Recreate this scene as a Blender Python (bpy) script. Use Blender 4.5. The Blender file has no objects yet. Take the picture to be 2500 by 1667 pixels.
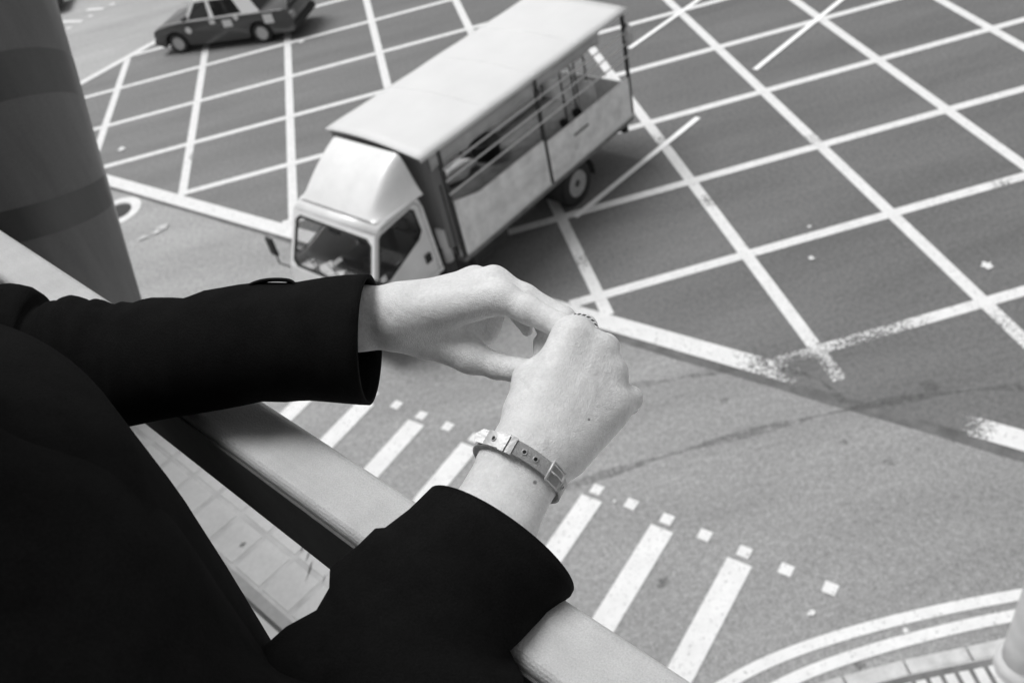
import bpy, bmesh, math, random
import numpy as np
from mathutils import Vector, Matrix
from mathutils.geometry import tessellate_polygon
random.seed(7); rng = np.random.default_rng(7)
SC = bpy.context.scene
COL = SC.collection
# ------------------------------------------------------------------ camera
CX = np.array([.96147849, -.2040054, -.18423058])
CY = np.array([-.27220935, -.61343649, -.7413486])     # image down
CZ = np.array([.03822536, .76294002, -.64533817])      # view direction
C0 = np.array([0, 0, 9.012])
F = 1.74
cd = bpy.data.cameras.new('camera'); cam = bpy.data.objects.new('camera', cd); COL.objects.link(cam)
M = Matrix.Identity(4)
for i in range(3):
    M[i][0] = CX[i]; M[i][1] = -CY[i]; M[i][2] = -CZ[i]; M[i][3] = C0[i]
cam.matrix_world = M
cd.sensor_width = 36; cd.lens = 18 * F
cd.clip_start = .02; cd.clip_end = 2000
cd.dof.use_dof = True; cd.dof.focus_distance = .62; cd.dof.aperture_fstop = 11
SC.camera = cam
# ------------------------------------------------------------------ light
SUN_EL, SUN_AZ = math.radians(69), math.radians(-58)    # sun stands beyond the road, to the left
w = bpy.data.worlds.new('World'); SC.world = w; w.use_nodes = True
nt = w.node_tree; nt.nodes.clear()
sky = nt.nodes.new('ShaderNodeTexSky'); sky.sky_type = 'NISHITA'; sky.sun_disc = False
sky.sun_elevation = SUN_EL; sky.sun_rotation = SUN_AZ
sky.air_density = 1.0; sky.dust_density = 4.0
hs = nt.nodes.new('ShaderNodeHueSaturation'); hs.inputs['Saturation'].default_value = 0   # overcast grey sky
bg = nt.nodes.new('ShaderNodeBackground'); bg.inputs['Strength'].default_value = .102
wo = nt.nodes.new('ShaderNodeOutputWorld')
nt.links.new(sky.outputs[0], hs.inputs['Color']); nt.links.new(hs.outputs[0], bg.inputs['Color']); nt.links.new(bg.outputs[0], wo.inputs['Surface'])
sl = bpy.data.lights.new('sun', 'SUN'); sl.energy = 2.25; sl.angle = math.radians(32); sl.color = (1, 1, 1)
so = bpy.data.objects.new('sun', sl); COL.objects.link(so)
sd = Vector((math.sin(SUN_AZ) * math.cos(SUN_EL), math.cos(SUN_AZ) * math.cos(SUN_EL), math.sin(SUN_EL)))
so.rotation_euler = (-sd).to_track_quat('-Z', 'Y').to_euler(); so.location = (0, 0, 30)
SC.view_settings.view_transform = 'Standard'; SC.view_settings.look = 'None'
SC.view_settings.exposure = 0.0; SC.view_settings.gamma = 1
# ------------------------------------------------------------------ helpers
def c2w(a):                       # camera-frame metres -> world
    a = np.atleast_2d(np.asarray(a, float))
    return C0 + a[:, :1] * CX + a[:, 1:2] * CY + a[:, 2:3] * CZ
def cs(x, y, d):                  # measured photo position + distance -> camera-frame metres
    return np.array([(x - 1250) / 2175 * d, (y - 833.5) / 2175 * d, d])
def G(x, y, z=0.0):               # measured photo position -> point on the level plane z
    r = CX * (x - 1250) / 2175 + CY * (y - 833.5) / 2175 + CZ
    return C0 + r * ((z - C0[2]) / r[2])
RD = np.array([.59336668, -.80493229, 0]); PD = np.array([.80493229, .59336668, 0])
def rph(r, p, h):                 # bridge frame: along the rail, outward, below the eye
    return C0 + RD * r + PD * p + np.array([0, 0, -h])
def link(o, parent=None):
    COL.objects.link(o)
    if parent is not None: o.parent = parent
    return o
def mesh(name, V, Fc, mat, parent=None, smooth=False, loc=None):
    me = bpy.data.meshes.new(name)
    V = np.asarray(V, float)
    if loc is not None: V = V - np.asarray(loc)
    me.from_pydata([tuple(v) for v in V], [], [tuple(int(i) for i in f) for f in Fc]); me.update()
    bm = bmesh.new(); bm.from_mesh(me); bmesh.ops.recalc_face_normals(bm, faces=bm.faces); bm.to_mesh(me); bm.free()
    if mat: me.materials.append(mat)
    if smooth: me.polygons.foreach_set('use_smooth', [True] * len(me.polygons))
    o = bpy.data.objects.new(name, me)
    return link(o, parent)
def tag(o, label=None, cat=None, group=None, kind=None):
    for k, v in (('label', label), ('category', cat), ('group', group), ('kind', kind)):
        if v: o[k] = v
    return o
def empty(name, loc, rz=0, label=None, cat=None, group=None):
    o = bpy.data.objects.new(name, None); o.location = loc; o.rotation_euler = (0, 0, rz); o.empty_display_size = .1
    COL.objects.link(o); return tag(o, label, cat, group)
def bevel(o, wd, seg=2, ang=35):
    m = o.modifiers.new('bevel', 'BEVEL'); m.width = wd; m.segments = seg; m.limit_method = 'ANGLE'; m.angle_limit = math.radians(ang)
    return o
def autosmooth(o, ang=35):
    o.data.polygons.foreach_set('use_smooth', [True] * len(o.data.polygons))
    m = o.modifiers.new('wn', 'EDGE_SPLIT'); m.split_angle = math.radians(ang); return o
class MB:
    def __init__(s): s.V = []; s.F = []
    def add(s, V, Fc):
        n = len(s.V); s.V += [tuple(map(float, v)) for v in V]; s.F += [tuple(i + n for i in f) for f in Fc]; return s
    def box(s, a, b):
        x0, y0, z0 = a; x1, y1, z1 = b
        return s.add([(x0, y0, z0), (x1, y0, z0), (x1, y1, z0), (x0, y1, z0), (x0, y0, z1), (x1, y0, z1), (x1, y1, z1), (x0, y1, z1)],
                     [(0, 3, 2, 1), (4, 5, 6, 7), (0, 1, 5, 4), (1, 2, 6, 5), (2, 3, 7, 6), (3, 0, 4, 7)])
    def hexa(s, P):            # 8 corners: bottom ring then top ring
        return s.add(P, [(0, 3, 2, 1), (4, 5, 6, 7), (0, 1, 5, 4), (1, 2, 6, 5), (2, 3, 7, 6), (3, 0, 4, 7)])
    def tube(s, pts, r, n=10, cap=True):
        pts = [Vector(p) for p in pts]; rs = r if hasattr(r, '__len__') else [r] * len(pts)
        V = []; up = None
        for i, p in enumerate(pts):
            t = (pts[min(i + 1, len(pts) - 1)] - pts[max(i - 1, 0)]).normalized()
            if up is None: up = t.orthogonal().normalized()
            up = (up - t * up.dot(t)).normalized(); sd_ = t.cross(up)
            for k in range(n):
                a = 2 * math.pi * k / n; V.append(p + (up * math.cos(a) + sd_ * math.sin(a)) * rs[i])
        Fc = [(i * n + k, i * n + (k + 1) % n, (i + 1) * n + (k + 1) % n, (i + 1) * n + k) for i in range(len(pts) - 1) for k in range(n)]
        if cap: Fc += [tuple(range(n))[::-1], tuple(range((len(pts) - 1) * n, len(pts) * n))]
        return s.add(V, Fc)
    def lathe(s, prof, c, axis, n=28, cap=True):   # prof: (radius, offset along axis)
        ax = Vector(axis).normalized(); u = ax.orthogonal().normalized(); v = ax.cross(u); c = Vector(c); V = []
        for r, h in prof:
            for k in range(n):
                a = 2 * math.pi * k / n; V.append(c + ax * h + (u * math.cos(a) + v * math.sin(a)) * max(r, 1e-4))
        m = len(prof)
        Fc = [(i * n + k, i * n + (k + 1) % n, (i + 1) * n + (k + 1) % n, (i + 1) * n + k) for i in range(m - 1) for k in range(n)]
        if cap: Fc += [tuple(range(n))[::-1], tuple(range((m - 1) * n, m * n))]
        return s.add(V, Fc)
    def prism(s, poly, y0, y1, holes=(), plane='xz', inset=None):   # polygon (x,z) extruded along y ; inset(x,z,side)->y
        loops = [poly] + list(holes); flat = [p for l in loops for p in l]
        tris = tessellate_polygon([[Vector((p[0], p[1], 0)) for p in l] for l in loops])
        def pt(p, y):
            return (p[0], y, p[1]) if plane == 'xz' else ((p[0], p[1], y) if plane == 'xy' else (y, p[0], p[1]))
        n = len(flat); V = [pt(p, y0 if inset is None else inset(p, 0)) for p in flat] + [pt(p, y1 if inset is None else inset(p, 1)) for p in flat]
        Fc = [tuple(t) for t in tris] + [tuple(i + n for i in t)[::-1] for t in tris]
        k = 0
        for l in loops:
            m = len(l)
            Fc += [(k + i, k + (i + 1) % m, n + k + (i + 1) % m, n + k + i) for i in range(m)]; k += m
        return s.add(V, Fc)
    def build(s, name, mat, parent=None, smooth=False, loc=None): return mesh(name, s.V, s.F, mat, parent, smooth, loc)
# ------------------------------------------------------------------ materials (all neutral greys: a black and white film picture)
MATS = {}
def mat(name, v, rough=.6, var=.0, vscale=8, bump=0, bscale=200, spec=.5, metal=0, coat=0, detail=4, fine=0, fscale=300):
    m = bpy.data.materials.new(name); m.use_nodes = True; n = m.node_tree.nodes; l = m.node_tree.links
    b = n['Principled BSDF']; b.inputs['Roughness'].default_value = rough; b.inputs['Specular IOR Level'].default_value = spec
    b.inputs['Metallic'].default_value = metal; b.inputs['Coat Weight'].default_value = coat
    b.inputs['Base Color'].default_value = (v, v, v, 1)
    tc = n.new('ShaderNodeTexCoord')
    if var or fine:
        acc = None
        for amt, sc, dt in ((var, vscale, detail), (fine, fscale, 2)):
            if not amt: continue
            t = n.new('ShaderNodeTexNoise'); t.inputs['Scale'].default_value = sc; t.inputs['Detail'].default_value = dt; t.inputs['Roughness'].default_value = .6
            l.new(tc.outputs['Object'], t.inputs['Vector'])
            mr = n.new('ShaderNodeMapRange'); mr.inputs['From Min'].default_value = .3; mr.inputs['From Max'].default_value = .7
            mr.inputs['To Min'].default_value = 1 - amt; mr.inputs['To Max'].default_value = 1 + amt
            l.new(t.outputs['Fac'], mr.inputs['Value'])
            if acc is None: acc = mr.outputs[0]
            else:
                mu = n.new('ShaderNodeMath'); mu.operation = 'MULTIPLY'; l.new(acc, mu.inputs[0]); l.new(mr.outputs[0], mu.inputs[1]); acc = mu.outputs[0]
        mu = n.new('ShaderNodeMath'); mu.operation = 'MULTIPLY'; mu.inputs[1].default_value = v; l.new(acc, mu.inputs[0])
        l.new(mu.outputs[0], b.inputs['Base Color'])
    if bump:
        t = n.new('ShaderNodeTexNoise'); t.inputs['Scale'].default_value = bscale; t.inputs['Detail'].default_value = 3
        l.new(tc.outputs['Object'], t.inputs['Vector'])
        bp = n.new('ShaderNodeBump'); bp.inputs['Strength'].default_value = bump; bp.inputs['Distance'].default_value = .002
        l.new(t.outputs['Fac'], bp.inputs['Height']); l.new(bp.outputs[0], b.inputs['Normal'])
    MATS[name] = m; return m
def nodes(m): return m.node_tree.nodes, m.node_tree.links, m.node_tree.nodes['Principled BSDF']
def math_(n, l, op, a, b=None, clamp=False):
    x = n.new('ShaderNodeMath'); x.operation = op; x.use_clamp = clamp
    for i, q in enumerate((a, b)):
        if q is None: continue
        if hasattr(q, 'default_value') or hasattr(q, 'links'): l.new(q, x.inputs[i])
        else: x.inputs[i].default_value = q
    return x.outputs[0]
def noise_(n, l, vec, sc, dt=4, lo=.3, hi=.7, a=0., b=1., ro=.55):
    t = n.new('ShaderNodeTexNoise'); t.inputs['Scale'].default_value = sc; t.inputs['Detail'].default_value = dt; t.inputs['Roughness'].default_value = ro
    l.new(vec, t.inputs['Vector'])
    r = n.new('ShaderNodeMapRange'); l.new(t.outputs['Fac'], r.inputs['Value'])
    for k, v in (('From Min', lo), ('From Max', hi), ('To Min', a), ('To Max', b)): r.inputs[k].default_value = v
    return r.outputs[0]
def asphalt(name, v):
    m = mat(name, v, .85, spec=.25); n, l, b = nodes(m); tc = n.new('ShaderNodeTexCoord').outputs['Object']
    x = noise_(n, l, tc, 42, 4, .3, .7, .66, 1.34)              # aggregate
    y = noise_(n, l, tc, 14, 5, .3, .7, .82, 1.18)               # mottling
    mp = n.new('ShaderNodeMapping'); l.new(tc, mp.inputs['Vector']); mp.inputs['Rotation'].default_value = (0, 0, math.radians(32)); mp.inputs['Scale'].default_value = (.25, 1.1, 1)
    z = noise_(n, l, mp.outputs[0], .9, 4, .3, .7, .86, 1.14)   # wheel-track streaks
    q = noise_(n, l, tc, 2.2, 6,   .64, .78, 1.0, .86, .7)        # oil stains
    sx = n.new('ShaderNodeSeparateXYZ'); l.new(tc, sx.inputs[0])          # paler towards one side of the junction
    side_tone = n.new('ShaderNodeMapRange'); l.new(math_(n, l, 'ADD', sx.outputs[0], math_(n, l, 'MULTIPLY', z, 2.0)), side_tone.inputs['Value'])
    for k_, v__ in (('From Min', -8), ('From Max', 8), ('To Min', 1.26), ('To Max', .88)): side_tone.inputs[k_].default_value = v__
    o = math_(n, l, 'MULTIPLY', math_(n, l, 'MULTIPLY', x, math_(n, l, 'MULTIPLY', y, side_tone.outputs[0])), math_(n, l, 'MULTIPLY', z, q))
    l.new(math_(n, l, 'MULTIPLY', o, v), b.inputs['Base Color'])
    bp = n.new('ShaderNodeBump'); bp.inputs['Strength'].default_value = .5; bp.inputs['Distance'].default_value = .006
    l.new(x, bp.inputs['Height']); l.new(bp.outputs[0], b.inputs['Normal'])
    return m
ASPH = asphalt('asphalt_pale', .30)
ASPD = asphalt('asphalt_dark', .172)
def paint(name, v, wear):
    """road paint with chips; wear = list of (x, y, radius, amount) of places where traffic has worn it off"""
    m = mat(name, v, .6); n, l, b = nodes(m); tc = n.new('ShaderNodeTexCoord').outputs['Object']
    base = noise_(n, l, tc, 5, 4, .3, .7, .93, 1.04)
    f = noise_(n, l, tc, 24, 9, .28, .72, 0, 1, .75)
    thr = None
    for (x, y, r, a) in wear:
        d = n.new('ShaderNodeVectorMath'); d.operation = 'DISTANCE'; l.new(tc, d.inputs[0]); d.inputs[1].default_value = (x, y, 0)
        mr = n.new('ShaderNodeMapRange'); l.new(d.outputs['Value'], mr.inputs['Value']); mr.inputs['From Min'].default_value = r * .2; mr.inputs['From Max'].default_value = r
        mr.inputs['To Min'].default_value = a; mr.inputs['To Max'].default_value = 0
        thr = mr.outputs[0] if thr is None else math_(n, l, 'MAXIMUM', thr, mr.outputs[0])
    if thr is None: thr = .16
    else: thr = math_(n, l, 'MAXIMUM', thr, .16)
    k = math_(n, l, 'SUBTRACT', f, thr); k = math_(n, l, 'MULTIPLY', k, 6, True)
    wv = math_(n, l, 'MULTIPLY', base, v); c2 = n.new('ShaderNodeCombineColor'); [l.new(wv, c2.inputs[i]) for i in range(3)]
    l.new(c2.outputs[0], b.inputs['Base Color'])
    ms = n.new('ShaderNodeMixShader'); tp = n.new('ShaderNodeBsdfTransparent'); l.new(k, ms.inputs[0]); l.new(tp.outputs[0], ms.inputs[1]); l.new(b.outputs[0], ms.inputs[2])
    l.new(ms.outputs[0], n['Material Output'].inputs['Surface']); return m
PAINT = paint('road_paint', .74, [(5.3, 8.05, 1.6, .62), (4.25, 8.35, .75, .72), (6.1, 8.0, .9, .5), (6.9, 8.1, .9, .35), (7.1, 7.0, 1.4, .5), (3.9, 8.6, .8, .45), (5.3, 7.05, 1.0, .95),
                                  (4.65, 12.9, .5, .4), (4.6, 15.3, .6, .38), (9.0, 11.0, .5, .4), (-5.0, 20.4, .5, 1.0), (7.1, 13.9, .5, .35), (2.1, 12.2, .5, .35)])
WHITE = paint('fresh_road_paint', .75, [])
DASH = mat('thick_white_line', .93, .5, var=.03, vscale=6)
DARKL = mat('bitumen_seam', .13, .85, var=.35, vscale=4, fine=.25, fscale=50)
TYRE_MK = mat('tyre_rubber_mark', .12, .8)
n, l, b = nodes(TYRE_MK); tc = n.new('ShaderNodeTexCoord').outputs['Object']
ms = n.new('ShaderNodeMixShader'); tp = n.new('ShaderNodeBsdfTransparent'); l.new(noise_(n, l, tc, 9, 7, .38, .68, 0, .62, .75), ms.inputs[0]); l.new(tp.outputs[0], ms.inputs[1]); l.new(b.outputs[0], ms.inputs[2]); l.new(ms.outputs[0], n['Material Output'].inputs['Surface'])
CONC = mat('concrete', .5, .8, var=.12, vscale=3, bump=.3, bscale=90, fine=.1, fscale=60)
KERB = mat('granite_kerb', .52, .8, var=.2, vscale=5, bump=.3, bscale=80, fine=.15, fscale=70)
PAVE = mat('paving', .62, .85, var=.15, vscale=4, bump=.3, bscale=60, fine=.12, fscale=60)
JOINT = mat('paving_joint', .16, .9, var=.3, vscale=6)
# ------------------------------------------------------------------ ground, road, markings
def sheet(name, poly, z, m, parent=None):
    loops = [[Vector((p[0], p[1], 0)) for p in poly]]
    return mesh(name, [(p[0], p[1], z) for p in poly], tessellate_polygon(loops), m, parent)
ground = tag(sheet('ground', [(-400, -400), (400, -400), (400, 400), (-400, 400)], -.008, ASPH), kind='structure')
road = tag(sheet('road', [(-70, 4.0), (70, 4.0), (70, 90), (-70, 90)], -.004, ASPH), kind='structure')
def ribbon(pts, wd, z):
    V = []; P = [np.array(p[:2], float) for p in pts]
    ws = wd if hasattr(wd, '__len__') else [wd] * len(P)
    for i, p in enumerate(P):
        t = P[min(i + 1, len(P) - 1)] - P[max(i - 1, 0)]; t /= np.linalg.norm(t); nn = np.array([-t[1], t[0]])
        V += [(*(p + nn * ws[i] / 2), z), (*(p - nn * ws[i] / 2), z)]
    return V, [(2 * i, 2 * i + 1, 2 * i + 3, 2 * i + 2) for i in range(len(P) - 1)]
# box junction: lower border runs x+y ~ 12.75 (slightly skew), left border y-x = 36.7
A = np.array([-8.2, 21.25]); B_ = np.array([7.6, 4.6]); LB = B_ - A; LB /= np.linalg.norm(LB)      # lower border
NB = np.array([-LB[1], LB[0]])                                                                     # into the box
Lc = np.array([-11.84, 24.86]);                                                                     # left corner
def inside_clip(p, q):            # clip segment to the box area: 0<s<26 along border from Lc, 0<t<24 into it
    p = np.array(p, float); q = np.array(q, float); t0, t1 = 0., 1.
    for nrm, lo, hi in ((NB, 0.16, 24.), (LB, 0.1, 27.)):
        a = (p - Lc) @ nrm; b = (q - Lc) @ nrm
        if abs(b - a) < 1e-9: continue
        u = sorted(((lo - a) / (b - a), (hi - a) / (b - a))); t0 = max(t0, u[0]); t1 = min(t1, u[1])
    return (p + (q - p) * t0, p + (q - p) * t1) if t1 > t0 else None
Lc = A - LB * ((A - (Lc)) @ LB)   # put the corner on the border line
q = [Lc + LB * s + NB * t for s, t in ((-.1, -.19), (27, -.19), (27, 24), (-.1, 24))]
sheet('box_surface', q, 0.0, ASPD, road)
V, Fc = ribbon([Lc + LB * q_ - NB * .22 for q_ in np.linspace(-.2, 27, 40)], [.07 + .13 * min(1, max(0, (q_ - 11) / 6)) + .02 * math.sin(q_ * 3) for q_ in np.linspace(-.2, 27, 40)], .002); mesh('resurfacing_seam', V, Fc, DARKL, road)
MK = MB()
for i in range(-3, 16):
    x = 2.5 * i - 7.9; s = inside_clip((x, -5), (x, 80))
    if s: MK.add(*ribbon(s, .2, .006))
for j in range(-16, 10):
    y = 26.14 - 2.5 * j; s = inside_clip((-60, y), (60, y))
    if s: MK.add(*ribbon(s, .2, .010))
e0 = (np.array([4.24, 8.36]) - Lc) @ LB; e1 = (np.array([5.15, 7.22]) - Lc) @ LB
for (s0, s1, wd) in (((0, 0), (e0, 0), .34), ((e1, 0), (27, 0), .34), ((0, 0), (0, 24), .3), ((0, 24), (27, 24), .3), ((27, 0), (27, 24), .3)):
    MK.add(*ribbon([Lc + LB * s0[0] + NB * s0[1], Lc + LB * s1[0] + NB * s1[1]], wd, .014))
MK.build('box_junction_marking', PAINT, road)
# lane dashes over the box
ld = np.array([[5.37, 19.81], [7.75, 21.53]]); ldd = np.array([.815, .58])
for c, L in (((5.37, 19.81), 4.2), ((7.34, 17.13), 4.2), ((2.34, 13.52), 3.95)):
    c = np.array(c); V, Fc = ribbon([c, c + ldd * L], .125, .018); mesh('lane_dash', V, Fc, DASH, road)
# pedestrian crossing: stripes 1 m apart, stud squares every half metre
sdir = np.array([.68, -.745]); sdir /= np.linalg.norm(sdir); sln = np.array([-1.01, -.98]); sln /= np.linalg.norm(sln)
c0 = np.array([1.45, 6.61])
for k in range(-7, 2):
    a = c0 + sdir * (1.008 * k) + sdir * .15
    V, Fc = ribbon([a, a + sln * 5.2], .3, .006); mesh('crossing_stripe', V, Fc, WHITE, road)
s0 = np.array([1.31, 6.98])
for k in range(-11, 6):
    a = s0 + sdir * (.505 * k); V, Fc = ribbon([a - sln * .075, a + sln * .075], .15, .007); mesh('crossing_stud', V, Fc, WHITE, road)
# kerbside double line
def smooth_poly(P, n=40):
    P = np.array([p[:2] for p in P], float); t = np.linspace(0, 1, len(P)); tt = np.linspace(0, 1, n); c = np.polyfit(t, P, 3)
    return np.stack([np.polyval(c[:, 0], tt), np.polyval(c[:, 1], tt)], 1)
outer = [G(*a) for a in [(1776, 1668), (1913, 1600), (2060, 1546), (2240, 1504), (2412, 1465), (2500, 1449), (2590, 1437)]]
inner = [G(*a) for a in [(1900, 1674), (2036, 1618), (2150, 1581), (2324, 1532), (2466, 1505), (2560, 1490)]]
for P in (outer, inner):
    P = smooth_poly(P); P = np.vstack([P[0] + (P[0] - P[4]) * 3, P]); V, Fc = ribbon(P, .13, .006); mesh('kerb_line', V, Fc, WHITE, road)
# tyre marks and stains
def arc(pts, n=30):
    P = [G(*a) for a in pts]; return smooth_poly(P, n)
for pts, wd in (([(1380, 1190), (1600, 1120), (1850, 1050), (2080, 1000), (2300, 960), (2500, 945)], .15), ([(1540, 940), (1700, 915), (1900, 900), (2060, 985)], .12)):
    P = arc(pts); V, Fc = ribbon(P, [wd * (.6 + .4 * math.sin(i * .7)) for i in range(len(P))], .003); mesh('tyre_mark', V, Fc, TYRE_MK, road)
def blotch(name, x, y, r, m, z=.003, sq=1.0):
    c = G(x, y); a = rng.uniform(.6, 1.3, 14)
    P = [(c[0] + r * a[i] * math.cos(2 * math.pi * i / 14), c[1] + sq * r * a[i] * math.sin(2 * math.pi * i / 14)) for i in range(14)]
    return sheet(name, P, z, m, road)
for x, y, r in ((1619, 1422, .075), (2270, 945, .11), (2097, 1622, .06), (1770, 980, .06), (2170, 1130, .07), (2060, 1080, .05)): blotch('oil_stain', x, y, r, TYRE_MK)
for x, y, r in ((1976, 555, .035), (1981, 632, .045), (2409, 650, .085), (298, 365, .1), (1500, 1225, .02), (1980, 1497, .04), (2210, 1540, .03), (735, 104, .09)): blotch('paint_spot', x, y, r, WHITE, .02)
FADED = mat('faded_paint', .48, .7, var=.35, vscale=9)
for x, y, r in ((398, 556, .16), (383, 568, .12), (352, 582, .12)): blotch('worn_paint_patch', x, y, r, FADED, .02, .6)
# round cover ringed with white paint, behind the column
cc = G(288, 517)[:2]
V, Fc = ribbon([cc + .42 * np.array([math.cos(a), math.sin(a)]) * np.array([1, 1.15]) for a in np.linspace(0, 2 * math.pi, 41)], .22, .006); mesh('painted_ring', V, Fc, WHITE, road)
sheet('dark_cover', [cc + .3 * np.array([math.cos(a), math.sin(a)]) for a in np.linspace(0, 2 * math.pi, 24, endpoint=False)], .008, mat('iron_cover', .03, .5), road)
# stop-line fragments beside the dark car
for a, b in (((142, 54), (200, 53)), ((212, 25), (253, 22))):
    V, Fc = ribbon([G(*a), G(*b)], .2, .006); mesh('road_dash', V, Fc, WHITE, road)
for x, y in ((167, 70), (222, 40), (274, 11)): blotch('crossing_stud', x, y, .12, WHITE, .006)
# pavement with kerb, near corner
kp = smooth_poly([G(*a) for a in [(2030, 1672), (2150, 1634), (2241, 1618), (2362, 1592), (2450, 1570), (2560, 1545)]], 24)
kp = np.vstack([kp[0] + (kp[0] - kp[3]) * 8, kp, kp[-1] + (kp[-1] - kp[-4]) * 40])
def off(P, d):
    R = []
    for i, p in enumerate(P):
        t = P[min(i + 1, len(P) - 1)] - P[max(i - 1, 0)]; t /= np.linalg.norm(t); R.append(p + np.array([t[1], -t[0]]) * d)
    return np.array(R)
kin = off(kp, .16)
pave = tag(sheet('pavement', list(kin) + [(kin[-1][0], -25), (kin[0][0], -25)], .125, PAVE), kind='structure')
K = MB(); segs = []
tot = np.r_[0, np.cumsum(np.linalg.norm(np.diff(kp, axis=0), axis=1))]
def along(P, s): return np.array([np.interp(s, tot, P[:, 0]), np.interp(s, tot, P[:, 1])])
s = 0.2
while s < tot[-1] - 1:
    L = .62; a0, a1, b0, b1 = along(kp, s), along(kp, s + L), along(kin, s), along(kin, s + L)
    K.hexa([(*a0, -.05), (*a1, -.05), (*b1, -.05), (*b0, -.05), (*a0, .13), (*a1, .13), (*b1, .13), (*b0, .13)]); s += L + .018
ko = K.build('kerb', KERB, pave); bevel(ko, .015, 2)
kin2, kin3 = off(kp, .24), off(kp, .72)
T = MB(); s = .2
while s < tot[-1] - 1:
    a0, a1, b0, b1 = along(kin2, s), along(kin2, s + .1), along(kin3, s), along(kin3, s + .1)
    T.hexa([(*a0, .12), (*a1, .12), (*b1, .12), (*b0, .12), (*a0, .137), (*a1, .137), (*b1, .137), (*b0, .137)]); s += .145
sheet('paving_bed', list(off(kp, .17)) + list(off(kp, .8))[::-1], .128, JOINT, pave)
bevel(T.build('tactile_paving', PAVE, pave), .01, 2)
# pale post standing on the pavement
po = empty('street_post', (4.24, 3.66, .125), 0, 'pale thick round post standing on the pavement behind the kerb, cut off by the frame', 'post')
pm = mat('post_paint', .62, .55, var=.12, vscale=4, bump=.15, bscale=40)
MB().lathe([(.2, 0), (.2, .5), (.195, 2.5), (.17, 7.5)], (0, 0, 0), (0, 0, 1), 40).build('shaft', pm, po, True)
MB().lathe([(.25, 0), (.25, .12), (.235, .16), (.205, .2)], (0, 0, 0), (0, 0, 1), 40).build('base_collar', pm, po)
MB().lathe([(.175, 7.5), (.175, 7.55), (.1, 7.6), (.01, 7.61)], (0, 0, 0), (0, 0, 1), 40).build('cap', pm, po)
# ------------------------------------------------------------------ footbridge: deck, ledge, rail, column
def bb(r0, r1, p0, p1, h0, h1, b=None):
    b = b or MB()
    return b.hexa([rph(r0, p0, h1), rph(r1, p0, h1), rph(r1, p1, h1), rph(r0, p1, h1), rph(r0, p0, h0), rph(r1, p0, h0), rph(r1, p1, h0), rph(r0, p1, h0)])
bridge = empty('footbridge', tuple(rph(0, -1.2, 1.7)), 0, 'footbridge deck with pale tiled edge strip under the railing', 'footbridge')
BL = np.array(bridge.location)
bb(-14, 12, -3.2, .47, 1.585, 2.15).build('deck', CONC, bridge, loc=BL)
TILE = mat('glazed_edge_tile', .66, .45, var=.08, vscale=6, fine=.05, fscale=90, bump=.1, bscale=60)
GROUT = mat('grout', .6, .8, var=.2, vscale=14)
bb(-14, 12, .262, .468, 1.5712, 1.58).build('tile_bed', GROUT, bridge, loc=BL)
T = MB()
for k in range(-60, 40):
    r0 = -1.716 + .109 * k
    for p0, p1 in ((.27, .361), (.3725, .463)): bb(r0 + .006, r0 + .103, p0, p1, 1.57, 1.5735, T)
bevel(T.build('edge_tile', TILE, bridge, loc=BL), .003, 1)
G1 = mat('floor_coating', .4, .6, var=.15, vscale=7, fine=.06, fscale=80)
G2 = mat('floor_coating_pale', .64, .6, var=.1, vscale=5)
bb(-14, 12, .238, .262, 1.572, 1.58).build('gutter_strip', G1, bridge, loc=BL)
bb(-14, 12, .2285, .238, 1.577, 1.58).build('gutter_line', JOINT, bridge, loc=BL)
bb(-14, 12, .12, .2285, 1.57, 1.58).build('floor_margin', G2, bridge, loc=BL)
bb(-14, 12, -3.1, .12, 1.572, 1.58).build('floor', mat('bridge_floor', .12, .7, var=.2, vscale=4), bridge, loc=BL)
BLOCKM = mat('blocker_dark', .05, .8, var=.1, vscale=2)  # dark surface of the added light-blocking roof and wall
bb(-14, 12, -3.3, -.2, -1.32, -1.20).build('roof', BLOCKM, bridge, loc=BL)  # unseen roof, added to block skylight and darken hands and rail
bb(-14, 12, -3.2, -3.12, -1.2, 1.58).build('added_far_wall', BLOCKM, bridge, loc=BL)  # unseen solid wall, added to keep light off the inner side
for r in (-7.5, -4.2, 2.6, 6.2): bb(r - .08, r + .08, -3.1, -2.94, -1.2, 1.58).build('roof_post', BLOCKM, bridge, loc=BL)  # posts under the added unseen roof
# dirt streaks on the ledge tiles
DIRT = mat('ledge_dirt', .3, .8)
for x, y, ln, wd in ((737, 1336, .03, .004), (752, 1354, .035, .005), (757, 1383, .035, .006), (752, 1400, .05, .002), (790, 1412, .03, .002), (592, 1328, .02, .012)):
    c = G(x, y, C0[2] - 1.5685); t = (RD * .55 - PD * .83) if x > 640 else (RD * .2 + PD * .97); nn = np.array([-t[1], t[0], 0])
    D_ = MB(); D_.add([c - t * ln / 2, c + nn * wd / 2, c + t * ln / 2, c - nn * wd / 2], [(0, 1, 2, 3)]); D_.build('dirt_streak', DIRT, bridge, loc=BL)
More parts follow.
